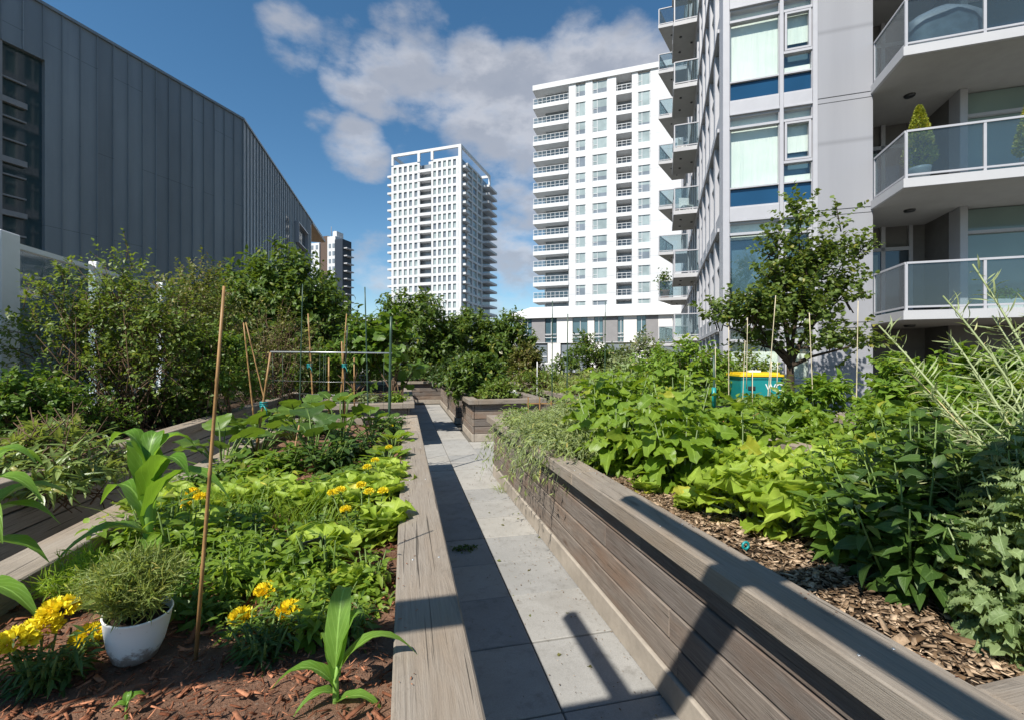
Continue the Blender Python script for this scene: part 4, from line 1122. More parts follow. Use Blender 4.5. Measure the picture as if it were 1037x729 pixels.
# white pot and the feathery herb in it
pot = thing('plant_pot', 'white tapered round pot standing on red soil at lower left', 'plant pot', S(137, 662))
m = MB(); m.lathe([(0, .0), (.040, .0), (.054, .010), (.068, .05), (.077, .10), (.082, .138), (.084, .142), (.080, .144), (.077, .138), (.072, .10), (.05, .09), (0, .09)], (0, 0, 0), 40)
m.build('pot_wall', M['pot_dirty'], pot)
m = MB(); m.lathe([(0, .126), (.04, .128), (.0755, .122)], (0, 0, 0), 24); m.build('potting_soil', M['soil'], pot)
pot.rotation_euler = (R(3), R(5), 0)
def feathery(name, label, cat, base, h, rad, nst, per, ls=.02, mat='lf_grass', group=None, stem='stem_p'):
    root = thing(name, label, cat, base, 0, group); L = Leaves(); Sx = MB()
    for k in range(nst):
        q = random.uniform(0, 6.28); rr = rad * random.random() ** .6
        top = Vector((math.cos(q) * rr, math.sin(q) * rr, h * random.uniform(.6, 1.05) * (1 - .35 * (rr / rad) ** 2)))
        b0 = Vector((top.x * .3, top.y * .3, 0)); mid = b0.lerp(top, .55) + Vector((0, 0, .05 * h))
        Sx.tube([b0, mid, top], [.0028, .002, .001], 4)
        f = .45 + .55 * rng.random(per); b0n, mn_, tn = (np.array(v) for v in (b0, mid, top))
        p = (1 - f)[:, None] ** 2 * b0n + (2 * f * (1 - f))[:, None] * mn_ + (f ** 2)[:, None] * tn
        p = p + rng.normal(size=(per, 3)) * .012
        a = nrm(rng.normal(size=(per, 3)) + np.array([math.cos(q) * .5, math.sin(q) * .5, .5]))
        L.stamp('pod', p, a, rdir(per), ls * 1.5 * (.6 + .8 * rng.random(per)))
    L.build('foliage', M[mat], root); Sx.build('stem', M[stem], root); return root
p = S(137, 662)
feathery('potted_herb', 'fine feathery green herb growing in the white pot', 'herb', (p[0] - .01, p[1], p[2] + .122), .18, .13, 70, 80, .024, 'lf_grass')
feathery('carrot_top', 'feathery carrot leaves spilling left of the white pot', 'herb', S(85, 610), .2, .14, 50, 44, .024, 'lf_feather')

# corn
corn('corn_plant', 'tallest corn plant with curled blades behind the white pot', S(150, 585), .52,
     [(.42, 150, .34, .62, .050), (.5, -12, .40, .60, .056), (.32, 215, .34, .35, .045), (.66, 130, .26, .95, .060), (.62, -30, .27, .85, .060), (.80, 40, .2, .95, .052), (.84, 170, .19, 1.0, .052), (.2, 20, .30, .25, .04), (.15, 250, .28, .3, .036), (.25, -60, .3, .3, .04), (.9, 90, .14, 1.0, .04)], .021)
corn('corn_plant', 'corn plant with broad drooping blades cut by the left edge', S(-42, 640), .44,
     [(.3, 0, .30, .7, .05), (.5, 40, .36, .8, .055), (.6, -35, .34, .65, .05), (.8, 70, .3, .9, .05), (.85, 10, .24, 1.1, .048), (.15, -20, .38, .4, .046), (.45, 15, .30, .85, .05), (.7, -10, .32, .8, .05)], .02)
corn('corn_plant', 'small young corn plant with a blade over the left cap at the bottom', S(340, 718), .15,
     [(.75, 80, .14, 1.4, .030), (.55, 5, .25, .52, .020), (.4, 168, .20, .42, .020), (.8, 35, .12, 1.1, .022), (.3, 200, .12, .3, .016), (.2, -20, .14, .25, .016), (.6, 120, .12, .9, .02)], .009)
corn('corn_plant', 'tiny corn sprout with pale tip at the very bottom edge near the pot', S(128, 722), .05,
     [(.6, 30, .05, .5, .012), (.6, 190, .04, .3, .010), (.8, 100, .03, .6, .008)], .004)

# marigolds: dark ferny foliage with double flower heads
def marigold(label, base, h, rad, heads, hr=.028, n=9, mat='petal'):
    root = herb('marigold', label, 'marigold', base, h, rad, n, 26, .05, 'lance', 'lf_dark', 'yellow marigolds in the left bed')
    b = Vector(base)
    for c in heads:
        w_ = Vector(c); l = w_ - b
        pompom(tuple(l), hr, root, mat)
        m = MB(); m.tube([(l.x * .3, l.y * .3, 0), (l.x * .8, l.y * .8, l.z * .6), (l.x, l.y, l.z - hr * .4)], [.003, .003, .004], 5); m.build('flower_stalk', M['stem_g'], root)
marigold('marigold with three large yellow heads at the lower left corner', S(42, 690), .11, .12, [PD(15, 650, 1.22), PD(42, 637, 1.30), PD(60, 618, 1.34), PD(92, 645, 1.36)], .052, 12)
marigold('marigold with orange yellow heads in shade right of the long cane', S(268, 660), .10, .10, [PD(245, 625, 1.45), PD(293, 618, 1.45), PD(270, 598, 1.6)], .042, 12, 'petal_o')
marigold('marigold with bright heads in front of the lime lettuce row', S(368, 545), .13, .12, [PD(337, 499, 2.25), PD(345, 496, 2.32), PD(366, 491, 2.42), PD(374, 498, 2.3), PD(388, 497, 2.35), PD(350, 516, 2.15)], .029, 14)
marigold('marigold behind the long cane with one big orange head', S(200, 548), .12, .12, [PD(195, 498, 2.3), PD(203, 503, 2.2), PD(187, 510, 2.2)], .032, 9, 'petal_o')
marigold('small marigold beside the round leaved nasturtium near the cap', S(388, 492), .13, .10, [PD(372, 473, 2.9), PD(394, 453, 3.5), PD(380, 466, 3.1)], .030, 8)
marigold('farthest small marigold at the far end of the left cap', S(402, 440), .13, .10, [PD(401, 420, 5.6), PD(396, 431, 5.3)], .030, 7)

# peppers and basil
PEP = [((165, 560), 'pepper plant just behind the feathery pot herb', .24), ((205, 545), 'pepper plant touching the long bamboo cane', .2), ((235, 600), 'low pepper plant in front of the long cane', .20),
       ((180, 620), 'pepper seedling right of the white pot', .15), ((262, 575), 'leafy pepper plant above the shaded marigold', .17), ((300, 560), 'pepper plant left of the black plant label', .17),
       ((335, 590), 'bushy pepper plant with broad leaves below the black label', .20), ((300, 620), 'dark pepper plant between shaded marigold and corn', .14), ((250, 540), 'pepper plant under the chives on the left', .13),
       ((372, 548), 'upright pepper plant right of the black label', .18), ((350, 640), 'small pepper plant by the young corn', .10), ((120, 560), 'leafy basil bush behind the carrot leaves', .2), ((375, 590), 'low pepper plant beside the red bark by the cap', .10)]
PEP += [((222, 625), 'low pepper plant at the foot of the long cane on its right', .11), ((250, 640), 'lowest pepper plant behind the shaded marigold', .10), ((165, 615), 'low pepper plant behind the pot on its right', .12), ((312, 640), 'low pepper plant left of the young corn', .10), ((375, 615), 'tiny pepper plant on the red bark next to the cap', .08), ((190, 600), 'pepper plant left at the foot of the long cane', .14),
        ((215, 575), 'pepper plant crowding the right side of the long cane', .24), ((320, 555), 'pepper plant half covering the black label', .13), ((275, 600), 'pepper plant directly above the shaded marigold heads', .2), ((345, 560), 'pale pepper plant between label and cap', .12),
        ((240, 560), 'pepper plant in the middle of the thickest growth', .18), ((185, 580), 'pepper plant between the pot herb and the cane', .22), ((300, 585), 'pepper plant left of the ruffled lettuces', .2), ((395, 528), 'small pepper plant beside the cap below the marigold', .09), ((335, 615), 'dark little pepper plant over the red bark', .12)]
for i, (q, lb, h) in enumerate(PEP):
    herb('pepper_plant', lb, 'pepper plant', S(*q), h * (1.25, .7, 1.0, .85)[(i * 5) % 4], .13 if h > .15 else .09, 8 if h > .15 else 7, (14, 22, 18)[i % 3], (.085, .062, .07)[i % 3] if h > .15 else .055, ('ovate', 'ovate', 'lance', 'ovate')[i % 4], ('lf_mid', 'lf_bright', 'lf_bright', 'lf_mid', 'lf_bright')[i % 5], 'peppers and basil in the left bed')
# lettuces
LET = [((352, 520), 'lime lettuce under the brightest marigold'), ((368, 508), 'lime lettuce filling behind the marigold stems'), ((280, 512), 'lime lettuce behind the middle chives'), ((180, 518), 'lime lettuce left of the long cane'), ((398, 498), 'lime lettuce touching the cap edge'), ((205, 560), 'lime lettuce glowing through the peppers by the cane'), ((325, 575), 'lime lettuce against the black label'), ((245, 590), 'lime lettuce below the middle peppers'),
       ((300, 522), 'lime lettuce at the left end of the row behind the chives'), ((328, 520), 'lime lettuce second from the left behind the chives'), ((262, 518), 'lime lettuce tucked between chives and squash'),
       ((386, 512), 'lime lettuce near the cap beside the marigold'), ((388, 488), 'lime lettuce below the round nasturtium leaves'), ((225, 520), 'lime lettuce just right of the long cane'),
       ((345, 508), 'lime lettuce behind the brightest marigold'), ((300, 605), 'ruffled lime lettuce among the peppers in front'), ((352, 600), 'ruffled lettuce by the bark in front of the label'), ((388, 545), 'loose lettuce at the cap edge near the bark'), ((150, 530), 'lime lettuce beside the tall corn')]
for i, (q, lb) in enumerate(LET):
    rosette('lettuce', lb, 'lettuce', S(*q), 32, .10 if q[1] > 580 else .165, 'lettuce', 'lf_lime', 'lime lettuces in the left bed', el0=85, el1=30)
for i, (q, lb) in enumerate([((190, 535), 'chive clump next to the long cane'), ((222, 537), 'chive clump second from the long cane'), ((255, 536), 'chive clump in the middle of the row'), ((288, 536), 'chive clump in front of lettuces'), ((320, 538), 'chive clump nearest the black label'), ((160, 540), 'chive clump by the tall corn')]):
    tuft('chives', lb, 'chives', S(*q), .26, .12, 90, 'blade', 'lf_bright', 'row of chives')
# squash, beans, nasturtium, far end of the bed
SQ = [((225, 478), 'squash plant with one broad pale leaf near the left cap', .30, 9, .24), ((262, 462), 'squash plant with upright leaves around the crossed canes', .36, 10, .25), ((318, 470), 'squash plant with dark leaves in the middle of the bed', .36, 11, .25),
      ((345, 452), 'tall leafed squash plant in front of the wire trellis', .46, 11, .25), ((300, 446), 'squash plant at the far left end by the grey wall', .36, 9, .25), ((375, 446), 'squash plant close to the far end of the cap', .28, 9, .2)]
for q, lb, ht, n, sz in SQ:
    rosette('squash_plant', lb, 'squash plant', S(*q), n + 6, sz * .74, 'squash', 'lf_mid' if q[0] != 318 else 'lf_dark', 'squash plants in the left bed', pet=ht, el0=85, el1=28)
BE = [((300, 500), 'bean seedling between lettuces and squash in the middle', .13, 'lf_bright'), ((340, 497), 'bean seedling right of the middle one', .12, 'lf_mid'), ((262, 500), 'bean seedling left of the middle one', .14, 'lf_bright'), ((372, 480), 'bean seedling by the nasturtium', .13, 'lf_mid'),
      ((330, 478), 'dark bean plant behind the lettuces', .26, 'lf_dark'), ((285, 480), 'bean plant beside the pale squash leaf', .22, 'lf_mid'), ((355, 465), 'dark bean plant below the tall squash leaf', .25, 'lf_dark'), ((395, 436), 'fine leaved bush bean at the far cap end', .2, 'lf_dark'),
      ((330, 440), 'bushy bean at the base of the trellis', .22, 'lf_mid'), ((250, 486), 'bean seedling beside the left cap', .18, 'lf_bright'), ((205, 498), 'low bean plant left of the chives', .16, 'lf_mid')]
for q, lb, h, mt in BE:
    herb('bean_plant', lb, 'bean plant', S(*q), h, .24, 12, 22, .09, 'ovate', mt, 'bean plants in the left bed')
rosette('nasturtium', 'nasturtium with round leaves spreading to the left cap', 'nasturtium', S(392, 474), 26, .10, 'round', 'lf_bright', 'nasturtiums by the cap', pet=.16, el0=80, el1=15)
rosette('nasturtium', 'nasturtium with round leaves farther along the left cap', 'nasturtium', S(398, 456), 22, .10, 'round', 'lf_bright', 'nasturtiums by the cap', pet=.15, el0=80, el1=15)

# canes and stakes
def stake(label, a, b, r=.006, mat='bamboo', name='bamboo_cane', cat='garden cane', group='canes and stakes in the left bed', knots=True):
    a, b = Vector(a), Vector(b); root_loc = a
    m = MB(); d = b - a; n = max(2, int(d.length / .22)); pts = []; rs = []
    for i in range(n + 1):
        f = i / n
        if 0 < i < n and knots:
            for df, k in ((-.008, 1.0), (0, 1.28), (.008, 1.0)): pts.append(d * (f + df)); rs.append(r * k * (1 - .25 * f))
        else: pts.append(d * f); rs.append(r * (1 - .25 * f))
    m.tube(pts, rs, 8)
    o = m.build(name, M[mat]); o.location = a; tag(o, label, cat, group); return o
def sk(px, py, tx, ty, t, label, r=.007, mat='bamboo', name='bamboo_cane', cat='garden cane', group='canes and stakes in the left bed', dt=0.0):
    top = PD(tx, ty, t + dt); b = PD(px, py, t); b.z = max(.70, min(b.z, .9)) if py > 400 else b.z
    return stake(label, b, top, r, mat, name, cat, group, knots=(mat.startswith('bamboo')))
sk(198, 668, 227, 290, 1.337, 'long bamboo cane standing right of the white pot', .0058)
sk(258, 432, 246.6, 327, 5.9, 'left cane of the tied pair, standing straight', .011)
sk(272, 410, 249, 327, 5.6, 'thin cane leaning right behind the straight one', .009)
sk(257.6, 469, 274, 357, 4.0, 'cane with teal tie leaning right above the squash', .011)
sk(318, 424, 312, 318, 5.9, 'cane with teal tie left of the dark trellis post', .012)
sk(333, 418, 333, 362, 6.2, 'short brown cane standing alone behind the trellis', .014)
sk(344, 414, 351, 318, 6.1, 'thin cane crossing behind the teal knot', .009)
sk(349.5, 420, 346, 346, 5.8, 'short cane tied with the teal knot', .012)
sk(359, 424, 358.6, 362, 5.9, 'short pale cane right of the teal knot', .010)
sk(294, 480, 303, 430, 3.6, 'reddish cane stub among the dark squash leaves', .008)
G2 = 'green coated stakes of the trellis'
sk(303, 430, 306.5, 288, 5.7, 'slim dark green stake left of the trellis canes', .008, 'stake_g', 'garden_stake', 'garden stake', G2)
sk(373, 428, 369.5, 291, 5.9, 'slim dark green stake rising against the sky', .010, 'stake_g', 'garden_stake', 'garden stake', G2)
sk(394.2, 430, 396, 321, 5.8, 'thick dark green stake at the right end of the rod', .020, 'stake_g', 'garden_stake', 'garden stake', G2)
sk(347, 425, 352, 330, 5.75, 'black stake beside the teal knot', .010, 'stake_k', 'garden_stake', 'garden stake', G2)
def ties(label, px, py, t):
    c = PD(px, py, t); m = MB()
    for k in range(3): m.tube([(-.03, 0, -.02 + .015 * k), (0, -.025, -.015 + .015 * k), (.03, 0, -.02 + .018 * k), (0, .025, -.015 + .012 * k), (-.03, 0, -.01 + .014 * k)], .006, 5)
    m.tube([(.0, -.02, 0), (.03, -.03, -.05), (.035, -.03, -.09)], .005, 5); m.tube([(.0, -.02, 0), (-.02, -.03, -.04)], .005, 5)
    o = m.build('cane_tie', M['teal']); o.location = c; tag(o, label, 'tie', 'teal ties on the canes')
ties('teal tie on the leaning cane above the squash', 267, 409, 4.0)
ties('teal tie on the cane left of the dark post', 313.5, 370, 5.88)
ties('big teal knot where the canes cross', 349, 370, 5.75)
tr = thing('wire_trellis', 'thin grey rod and wire netting strung between stakes at the far bed end', 'trellis', PD(335, 430, 5.8)); b0 = Vector(tr.location)
m = MB(); m.tube([PD(274, 356.5, 5.8) - b0, PD(330, 357, 5.8) - b0, PD(397, 357.8, 5.8) - b0], .010, 6); m.build('top_rod', M['grey_metal'], tr)
for i, y in enumerate((386, 399, 407)):
    m = MB(); m.tube([PD(278 + i * 20, y - 1, 5.8) - b0, PD(335, y + .6, 5.8) - b0, PD(396, y, 5.8) - b0], .0016, 4); m.build('wire', M['grey_metal'], tr)
for x in (276, 286, 324, 328, 330, 389):
    m = MB(); m.tube([PD(x, 357, 5.8) - b0, PD(x + (1 if x < 320 else -1), 425, 5.8) - b0], .0022, 4); m.build('wire', M['stake_g'], tr)
lb_ = thing('plant_label', 'black plastic plant label leaning among the peppers', 'plant label', S(316, 585))
m = MB(); m.add([(-.045, 0, .10), (.05, .01, .12), (.055, -.03, .185), (-.04, -.04, .165), (-.045, .004, .10), (.05, .014, .12), (.055, -.026, .186), (-.04, -.036, .166)], [(0, 1, 2, 3), (7, 6, 5, 4), (0, 4, 5, 1), (1, 5, 6, 2), (2, 6, 7, 3), (3, 7, 4, 0)])
m.build('plate', M['plastic_k'], lb_); m = MB(); m.box((-.006, -.004, -.03), (.006, .0, .12)); m.build('spike', M['plastic_k'], lb_)

# ---- right near bed
RH = [(1.84, 2.75, 'large chard nearest the cap with leaves hanging over it', .50, .32), (2.25, 3.4, 'broad leaved chard in the middle of the right bed', .74, .34), (1.62, 3.3, 'chard clump leaning out over the cap joint', .55, .30),
      (2.0, 4.1, 'chard clump behind the two largest ones', .78, .34), (2.40, 2.85, 'chard clump on the far side beside the green stake', .52, .28), (1.75, 3.8, 'chard clump next to the hanging rocket', .62, .30)]
for x, y, lb, h, rd in RH:
    rt = herb('chard_plant', lb, 'chard', at(x, y), h, rd, 12, 11, .21, 'chard', 'lf_bright', 'large chard plants in the right bed', 'stem_p', pet=.05)
    L = Leaves()
    for k in range(18):
        az = k * 2.4; o_ = Vector((math.cos(az), math.sin(az), .25 + .8 * random.random())).normalized()
        L.stamp('chard', [tuple(o_ * .16)], [tuple(o_)], [(-o_.x * .3, -o_.y * .3, 1)], .13 + .07 * random.random())
    L.build('lower_leaves', M['lf_bright'], rt)
LR = [(2.35, 2.05, 'lime lettuce nearest the chards in the right bed'), (2.52, 1.75, 'lime lettuce on the right side of the lettuce patch'), (2.05, 2.30, 'lime lettuce at the chard stalks'), (2.55, 2.35, 'lime lettuce behind the others beside the stake'), (1.62, 2.35, 'small lime lettuce on the chips at the cap'), (2.1, 1.90, 'lime lettuce in the front of the right bed'), (1.52, 2.66, 'smallest lime lettuce leaning on the sunlit cap'), (1.82, 2.12, 'ruffled lime lettuce standing out on the wood chips'), (2.25, 2.5, 'tall lime lettuce right behind the chard stalks'), (1.92, 1.88, 'ruffled lime lettuce nearest the bare wood chips')]
for i, (x, y, lb) in enumerate(LR):
    big = i not in (4, 6)
    rosette('lettuce', lb, 'lettuce', at(x, y), 40 if big else 20, .19 if big else .12, 'lettuce', 'lf_lime', 'lime lettuces in the right bed', pet=.19 if big else 0, el0=88, el1=18, stem='stem_p')
DK = [(2.0, 1.60, 'leafy potato plant left of the mulch shadow', .36, 'lf_mid'), (2.15, 1.42, 'tallest dark potato plant among its neighbours', .66, 'lf_dark'), (2.45, 1.35, 'dark potato plant behind the bolting kale', .66, 'lf_dark'), (1.92, 1.30, 'dark potato plant overhanging the bare wood chips', .46, 'lf_dark'),
      (2.25, 1.15, 'dark potato plant in the shade of the seed stalks', .60, 'lf_dark'), (2.3, 1.9, 'light leafy potato plant beside the lettuces', .34, 'lf_mid'), (2.5, 1.65, 'potato plant at the right side board', .60, 'lf_mid'), (2.2, 1.68, 'pale potato plant between dark ones and lettuces', .50, 'lf_bright')]
for x, y, lb, h, mt in DK:
    herb('potato_plant', lb, 'potato plant', at(x - .10, y), h, .25, 17, 26, .11, 'ovate', mt, 'potato plants in the right bed')
for x, y, lb, n, h in ((1.95, 1.0, 'curly kale with frilled leaves at the lower right edge', 13, .40), (2.15, 1.05, 'curly kale behind the frilled one at the right edge', 14, .62), (2.0, .86, 'curly kale cut by the right edge of the picture', 15, .56), (1.86, .98, 'lowest curly kale sprawling on the chips by the cap', 9, .20), (2.4, 1.0, 'curly kale rising to the seed stalks', 14, .72)):
    herb('kale_plant', lb, 'kale', at(x - .08, y), h, .22, n + 4, 34, .07, 'kale', 'lf_kale', 'curly kale at the right', 'stem_p', pet=.03)
herb('kale_side_shoots', 'blue green leafy shoots between the kale plants', 'kale', at(2.2, .92), .5, .22, 14, 22, .07, 'maple', 'lf_kale', None, 'stem_p')

# bolting kale: long arching stalks set with slim pods
def bolting(label, base, stalks):
    root = thing('bolting_kale', label, 'seeding kale', base, 0, 'kale gone to seed'); Sx = MB(); L = Leaves(); Q = Leaves(); b = Vector(base)
    for (tip, bend, npod) in stalks:
        e = Vector(tip) - b; mid = e * .5 + Vector((bend[0], bend[1], bend[2])); n = 14; pts = []
        for i in range(n):
            f = i / (n - 1); pts.append(mid * (2 * f * (1 - f)) + e * f * f)
        Sx.tube(pts, [.0058 * (1 - .75 * i / n) + .0015 for i in range(n)], 6)
        npod = int(npod * 1.6)
        for j in range(npod):
            f = .22 + .76 * j / npod; i = min(n - 2, int(f * (n - 1))); fr = f * (n - 1) - i
            p = pts[i].lerp(pts[i + 1], fr); d = (pts[i + 1] - pts[i]).normalized()
            sd_ = d.cross(Vector(rdir(1)[0])).normalized(); a = (sd_ + d * .55 + Vector((0, 0, .12))).normalized()
            q = p + a * .02; Sx.tube([p, q], .0012, 4)
            L.stamp('pod', [tuple(q)], [tuple(a)], [tuple(rdir(1)[0])], random.uniform(.045, .08)); 
            if random.random() < .22 and f < .6: Q.stamp('ovate', [tuple(p)], [tuple(a)], [(0, 0, 1)], random.uniform(.04, .09))
    Q.stamp('ovate', [(0, 0, .1)], [(1, 0, .2)], [(0, 0, 1)], .1)
    Sx.build('stalk', M['pod'], root); tag(L.build('seed_pods', M['pod'], root), kind='stuff'); Q.build('leaves', M['lf_kale'], root)
bolting('kale gone to seed, stalk arching up left across the balcony', at(2.25, 1.0), [(PD(915, 372, 2.05), (.0, 0, .12), 44), (PD(962, 340, 2.0), (.02, 0, .12), 40), (PD(905, 430, 1.95), (-.05, 0, .10), 30), (PD(890, 330, 2.1), (0, 0, .1), 30), (PD(935, 395, 1.95), (0, 0, .1), 34), (PD(985, 375, 1.95), (0, 0, .1), 34), (PD(920, 470, 1.8), (-.03, 0, .08), 24), (PD(1000, 350, 2.0), (0, 0, .1), 34)])
bolting('kale gone to seed, topmost wisps crossing the lowest balcony', at(2.42, .98), [(PD(985, 268, 2.1), (.04, 0, .1), 40), (PD(1040, 300, 2.0), (.05, 0, .1), 40), (PD(955, 300, 2.1), (.0, 0, .15), 34), (PD(1005, 320, 2.05), (0, 0, .1), 36)])
bolting('kale gone to seed, tangled stalks at the right edge', at(2.3, .8), [(PD(1010, 400, 1.75), (.02, 0, .1), 30), (PD(1045, 380, 1.75), (.02, 0, .1), 34), (PD(985, 440, 1.75), (-.05, 0, .1), 30), (PD(1060, 450, 1.7), (0, 0, .1), 30), (PD(950, 470, 1.8), (-.05, 0, .08), 26), (PD(1030, 430, 1.6), (0, 0, .1), 30), (PD(1000, 470, 1.6), (0, 0, .1), 30), (PD(975, 410, 1.8), (0, 0, .1), 34), (PD(1040, 345, 1.8), (0, 0, .1), 34)])

# podded rocket flopping over the far half of the right cap
def rocket(label, base, n, rad, h, over):
    root = thing('rocket_plant', label, 'rocket', base, 0, 'rocket gone to seed in the right bed'); Sx = MB(); L = Leaves(); Q = Leaves()
    for k in range(n):
        q = random.uniform(0, 6.28); L_ = random.uniform(.5, 1.0); fl = random.random() < over
        o_ = Vector((math.cos(q), math.sin(q) * 1.2, 0)) if not fl else Vector((-1, random.uniform(-.6, .6), 0)).normalized()
        b = Vector((random.uniform(-.25, .3), random.uniform(-.4, .4), 0))
        pts = []
        for i in range(9):
            f = i / 8
            if fl: p = b + o_ * (.60 * f * L_) + Vector((0, 0, h * (.85 * math.sin(f * 2.2) - 1.25 * f ** 3 * L_)))
            else: p = b + o_ * rad * f * L_ + Vector((0, 0, h * L_ * math.sin(f * 1.9)))
            pts.append(p)
        Sx.tube(pts, [.003, .0026, .0022, .002, .0018, .0015, .0013, .001, .0008], 4)
        m_ = 34; f = rng.random(m_) * 7.9; i = f.astype(int); fr = f - i
        A = np.array([tuple(p) for p in pts]); pp = A[i] * (1 - fr)[:, None] + A[i + 1] * fr[:, None]; dd = nrm(A[i + 1] - A[i])
        a = nrm(np.cross(dd, rdir(m_)) + dd * .9)
        L.stamp('pod', pp, a, rdir(m_), .022 + .03 * rng.random(m_))
        Q.stamp('lance', pp[:20], a[:20], rdir(20) + np.array([0, 0, 1]), .022 + .035 * rng.random(20))
    Sx.build('stem', M['stem_p'], root); tag(L.build('seed_pods', M['pod'], root), kind='stuff'); Q.build('leaves', M['lf_rocket'], root)
rocket('rocket gone to seed, hanging over the cap nearest the chards', at(1.50, 3.70), 260, .38, .38, .36)
rocket('rocket gone to seed, hanging over the cap in the middle', at(1.46, 4.35), 250, .40, .38, .36)
rocket('rocket gone to seed, leaning on the cap farthest along', at(1.62, 4.95), 90, .34, .30, .10)
rocket('rocket gone to seed, standing behind the hanging stems', at(2.15, 4.9), 120, .5, .48, .0)
herb('radish_plant', 'broad leaved radish at the far corner of the right bed', 'radish', at(1.42, 5.75), .30, .16, 8, 12, .14, 'ovate', 'lf_bright')
herb('parsley_plant', 'feathery mid green clump at the far end of the right bed', 'herb', at(2.2, 5.7), .34, .35, 22, 26, .07, 'maple', 'lf_bush')
G3 = 'leafy bush beans at the right'
for x, y, lb, h, mt in ((2.45, 4.4, 'pale leafy bean plant behind the chards on the right', .42, 'lf_bright'), (2.45, 5.1, 'leafy bean plant at the far right corner of the right bed', .36, 'lf_mid'), (2.5, 3.7, 'bean plant beside the black frame', .34, 'lf_bright')):
    herb('bean_plant', lb, 'bean plant', at(x, y), h, .28, 14, 24, .10, 'ovate', mt, G3)

# stake with teal top, black frame, and white canes
sk(754.5 - 31, 470, 723, 360, 3.7, 'green stake with pale teal sleeve beside the black frame', .012, 'stake_g', 'garden_stake', 'garden stake', None)
m = MB(); m.lathe([(.0, 0), (.017, 0), (.017, .16), (0, .16)], (0, 0, 0), 12); o = m.build('stake_sleeve', M['teal']); o.location = PD(723, 412, 3.7); tag(o, 'teal sleeve around the green stake', 'sleeve')
bf = thing('garden_hoop', 'low black metal frame standing among the chards and lettuces', 'frame', PD(720, 460, 3.9)); b0 = Vector(bf.location)
m = MB(); m.tube([PD(701, 412, 3.9) - b0, PD(739, 412, 3.9) - b0], .012, 6); m.build('top_bar', M['stake_k'], bf)
for x in (702, 739): m = MB(); m.tube([PD(x, 412, 3.9) - b0, PD(x, 468, 3.9) - b0], .011, 6); m.build('leg', M['stake_k'], bf)
gp = 'pale canes around the bin'
for a in ((738, 414, 738, 331, 6.0, 'pale cane at the left edge of the teal bin'), (751, 415, 754.5, 345, 5.9, 'short pale cane crossing the left of the bin lid'), (756, 375, 757, 322, 6.3, 'pale cane top behind the bin against the window'), (762, 402, 762, 374, 5.8, 'short pale cane before the middle of the bin'),
          (776, 402, 785.6, 299.5, 5.6, 'longest pale cane leaning right over the bin'), (786, 404, 787.5, 366, 5.9, 'pale cane at the right edge of the bin'), (724.5, 400, 724.5, 352, 5.9, 'pale cane in front of the clipped hedge'), (824, 402, 819.6, 317, 5.2, 'pale cane left of centre before the tree'),
          (867, 400, 869, 305, 5.0, 'tall pale cane right of the tree'), (779, 396, 781.5, 366, 5.9, 'short pale cane before the white print')):
    b_ = PD(a[0], a[1], a[4]); t_ = PD(a[2], a[3], a[4]); b_.z -= .25
    stake(a[5], b_, t_, .0055, 'bamboo_p', 'pale_cane', 'garden cane', gp, True)
for a in ((544, 395, 544, 366, 11.5, 'white tipped stake near the pale box'), (574, 400, 575, 318, 9.5, 'dark stake with a blue tie in the middle distance')):
    stake(a[5], PD(a[0], a[1] + 8, a[4]), PD(a[2], a[3], a[4]), .014, 'stake_g' if a[0] == 574 else 'white_p', 'garden_stake', 'garden stake', 'distant stakes', False)
stake('tall dark stake against the white tower', PD(559, 410, 9.0), PD(559.5, 305, 9.0), .011, 'stake_g', 'garden_stake', 'garden stake', 'distant stakes', False)
stake('slim dark stake right of the tall one', PD(612.5, 400, 9.0), PD(613, 306, 9.0), .010, 'stake_g', 'garden_stake', 'garden stake', 'distant stakes', False)

# teal compost bin
c = PD(763.5, 415, 7.0)
bn = thing('compost_bin', 'teal bin with yellow lid and white print behind the raised beds', 'bin', (c.x, c.y, .28), -TH - R(6)); bn.scale = (.80, .80, .80)
m = MB(); zb = .25
def rr_box(m, hw, hd, z0, z1, r=.06, tap=.0, mat=0):
    n = 5; ring = []
    for (cx, cy, a0) in ((hw - r, hd - r, 0), (-hw + r, hd - r, 90), (-hw + r, -hd + r, 180), (hw - r, -hd + r, 270)):
        for i in range(n + 1): a = R(a0 + 90 * i / n); ring.append((cx + r * math.cos(a), cy + r * math.sin(a)))
    k = len(ring); vs = [(x * (1 - tap), y * (1 - tap), z0) for x, y in ring] + [(x, y, z1) for x, y in ring]
    m.add(vs, [tuple(range(k))[::-1], tuple(range(k, 2 * k))] + [(i, (i + 1) % k, k + (i + 1) % k, k + i) for i in range(k)], None, None, mat)
rr_box(m, .36, .36, 0, 1.30, tap=.10); m.build('body', M['teal'], bn)
m = MB(); rr_box(m, .375, .375, 1.302, 1.345); m.build('rim', M['teal'], bn)
m = MB(); rr_box(m, .395, .395, 1.347, 1.385); rr_box(m, .34, .34, 1.385, 1.42); ld = m.build('lid', M['yellow'], bn)
m = MB(); rr_box(m, .11, .07, 1.42, 1.452, .03); m.build('lid_knob', M['white_p'], ld)
m = MB(); m.box((-.25, -.372, 1.10), (-.12, -.345, 1.17), bev=.006); m.build('handle', M['plastic_k'], bn)
fc = bpy.data.curves.new('print', 'FONT'); fc.body = 'WC'; fc.size = .18; fc.extrude = .002; fc.space_character = .92
to = bpy.data.objects.new('print_tmp', fc); COL.objects.link(to)
dg = bpy.context.evaluated_depsgraph_get(); dg.update()
me = bpy.data.meshes.new_from_object(to.evaluated_get(dg)); bpy.data.objects.remove(to)
me.materials.clear(); me.materials.append(M['white_text']); me.name = 'print'
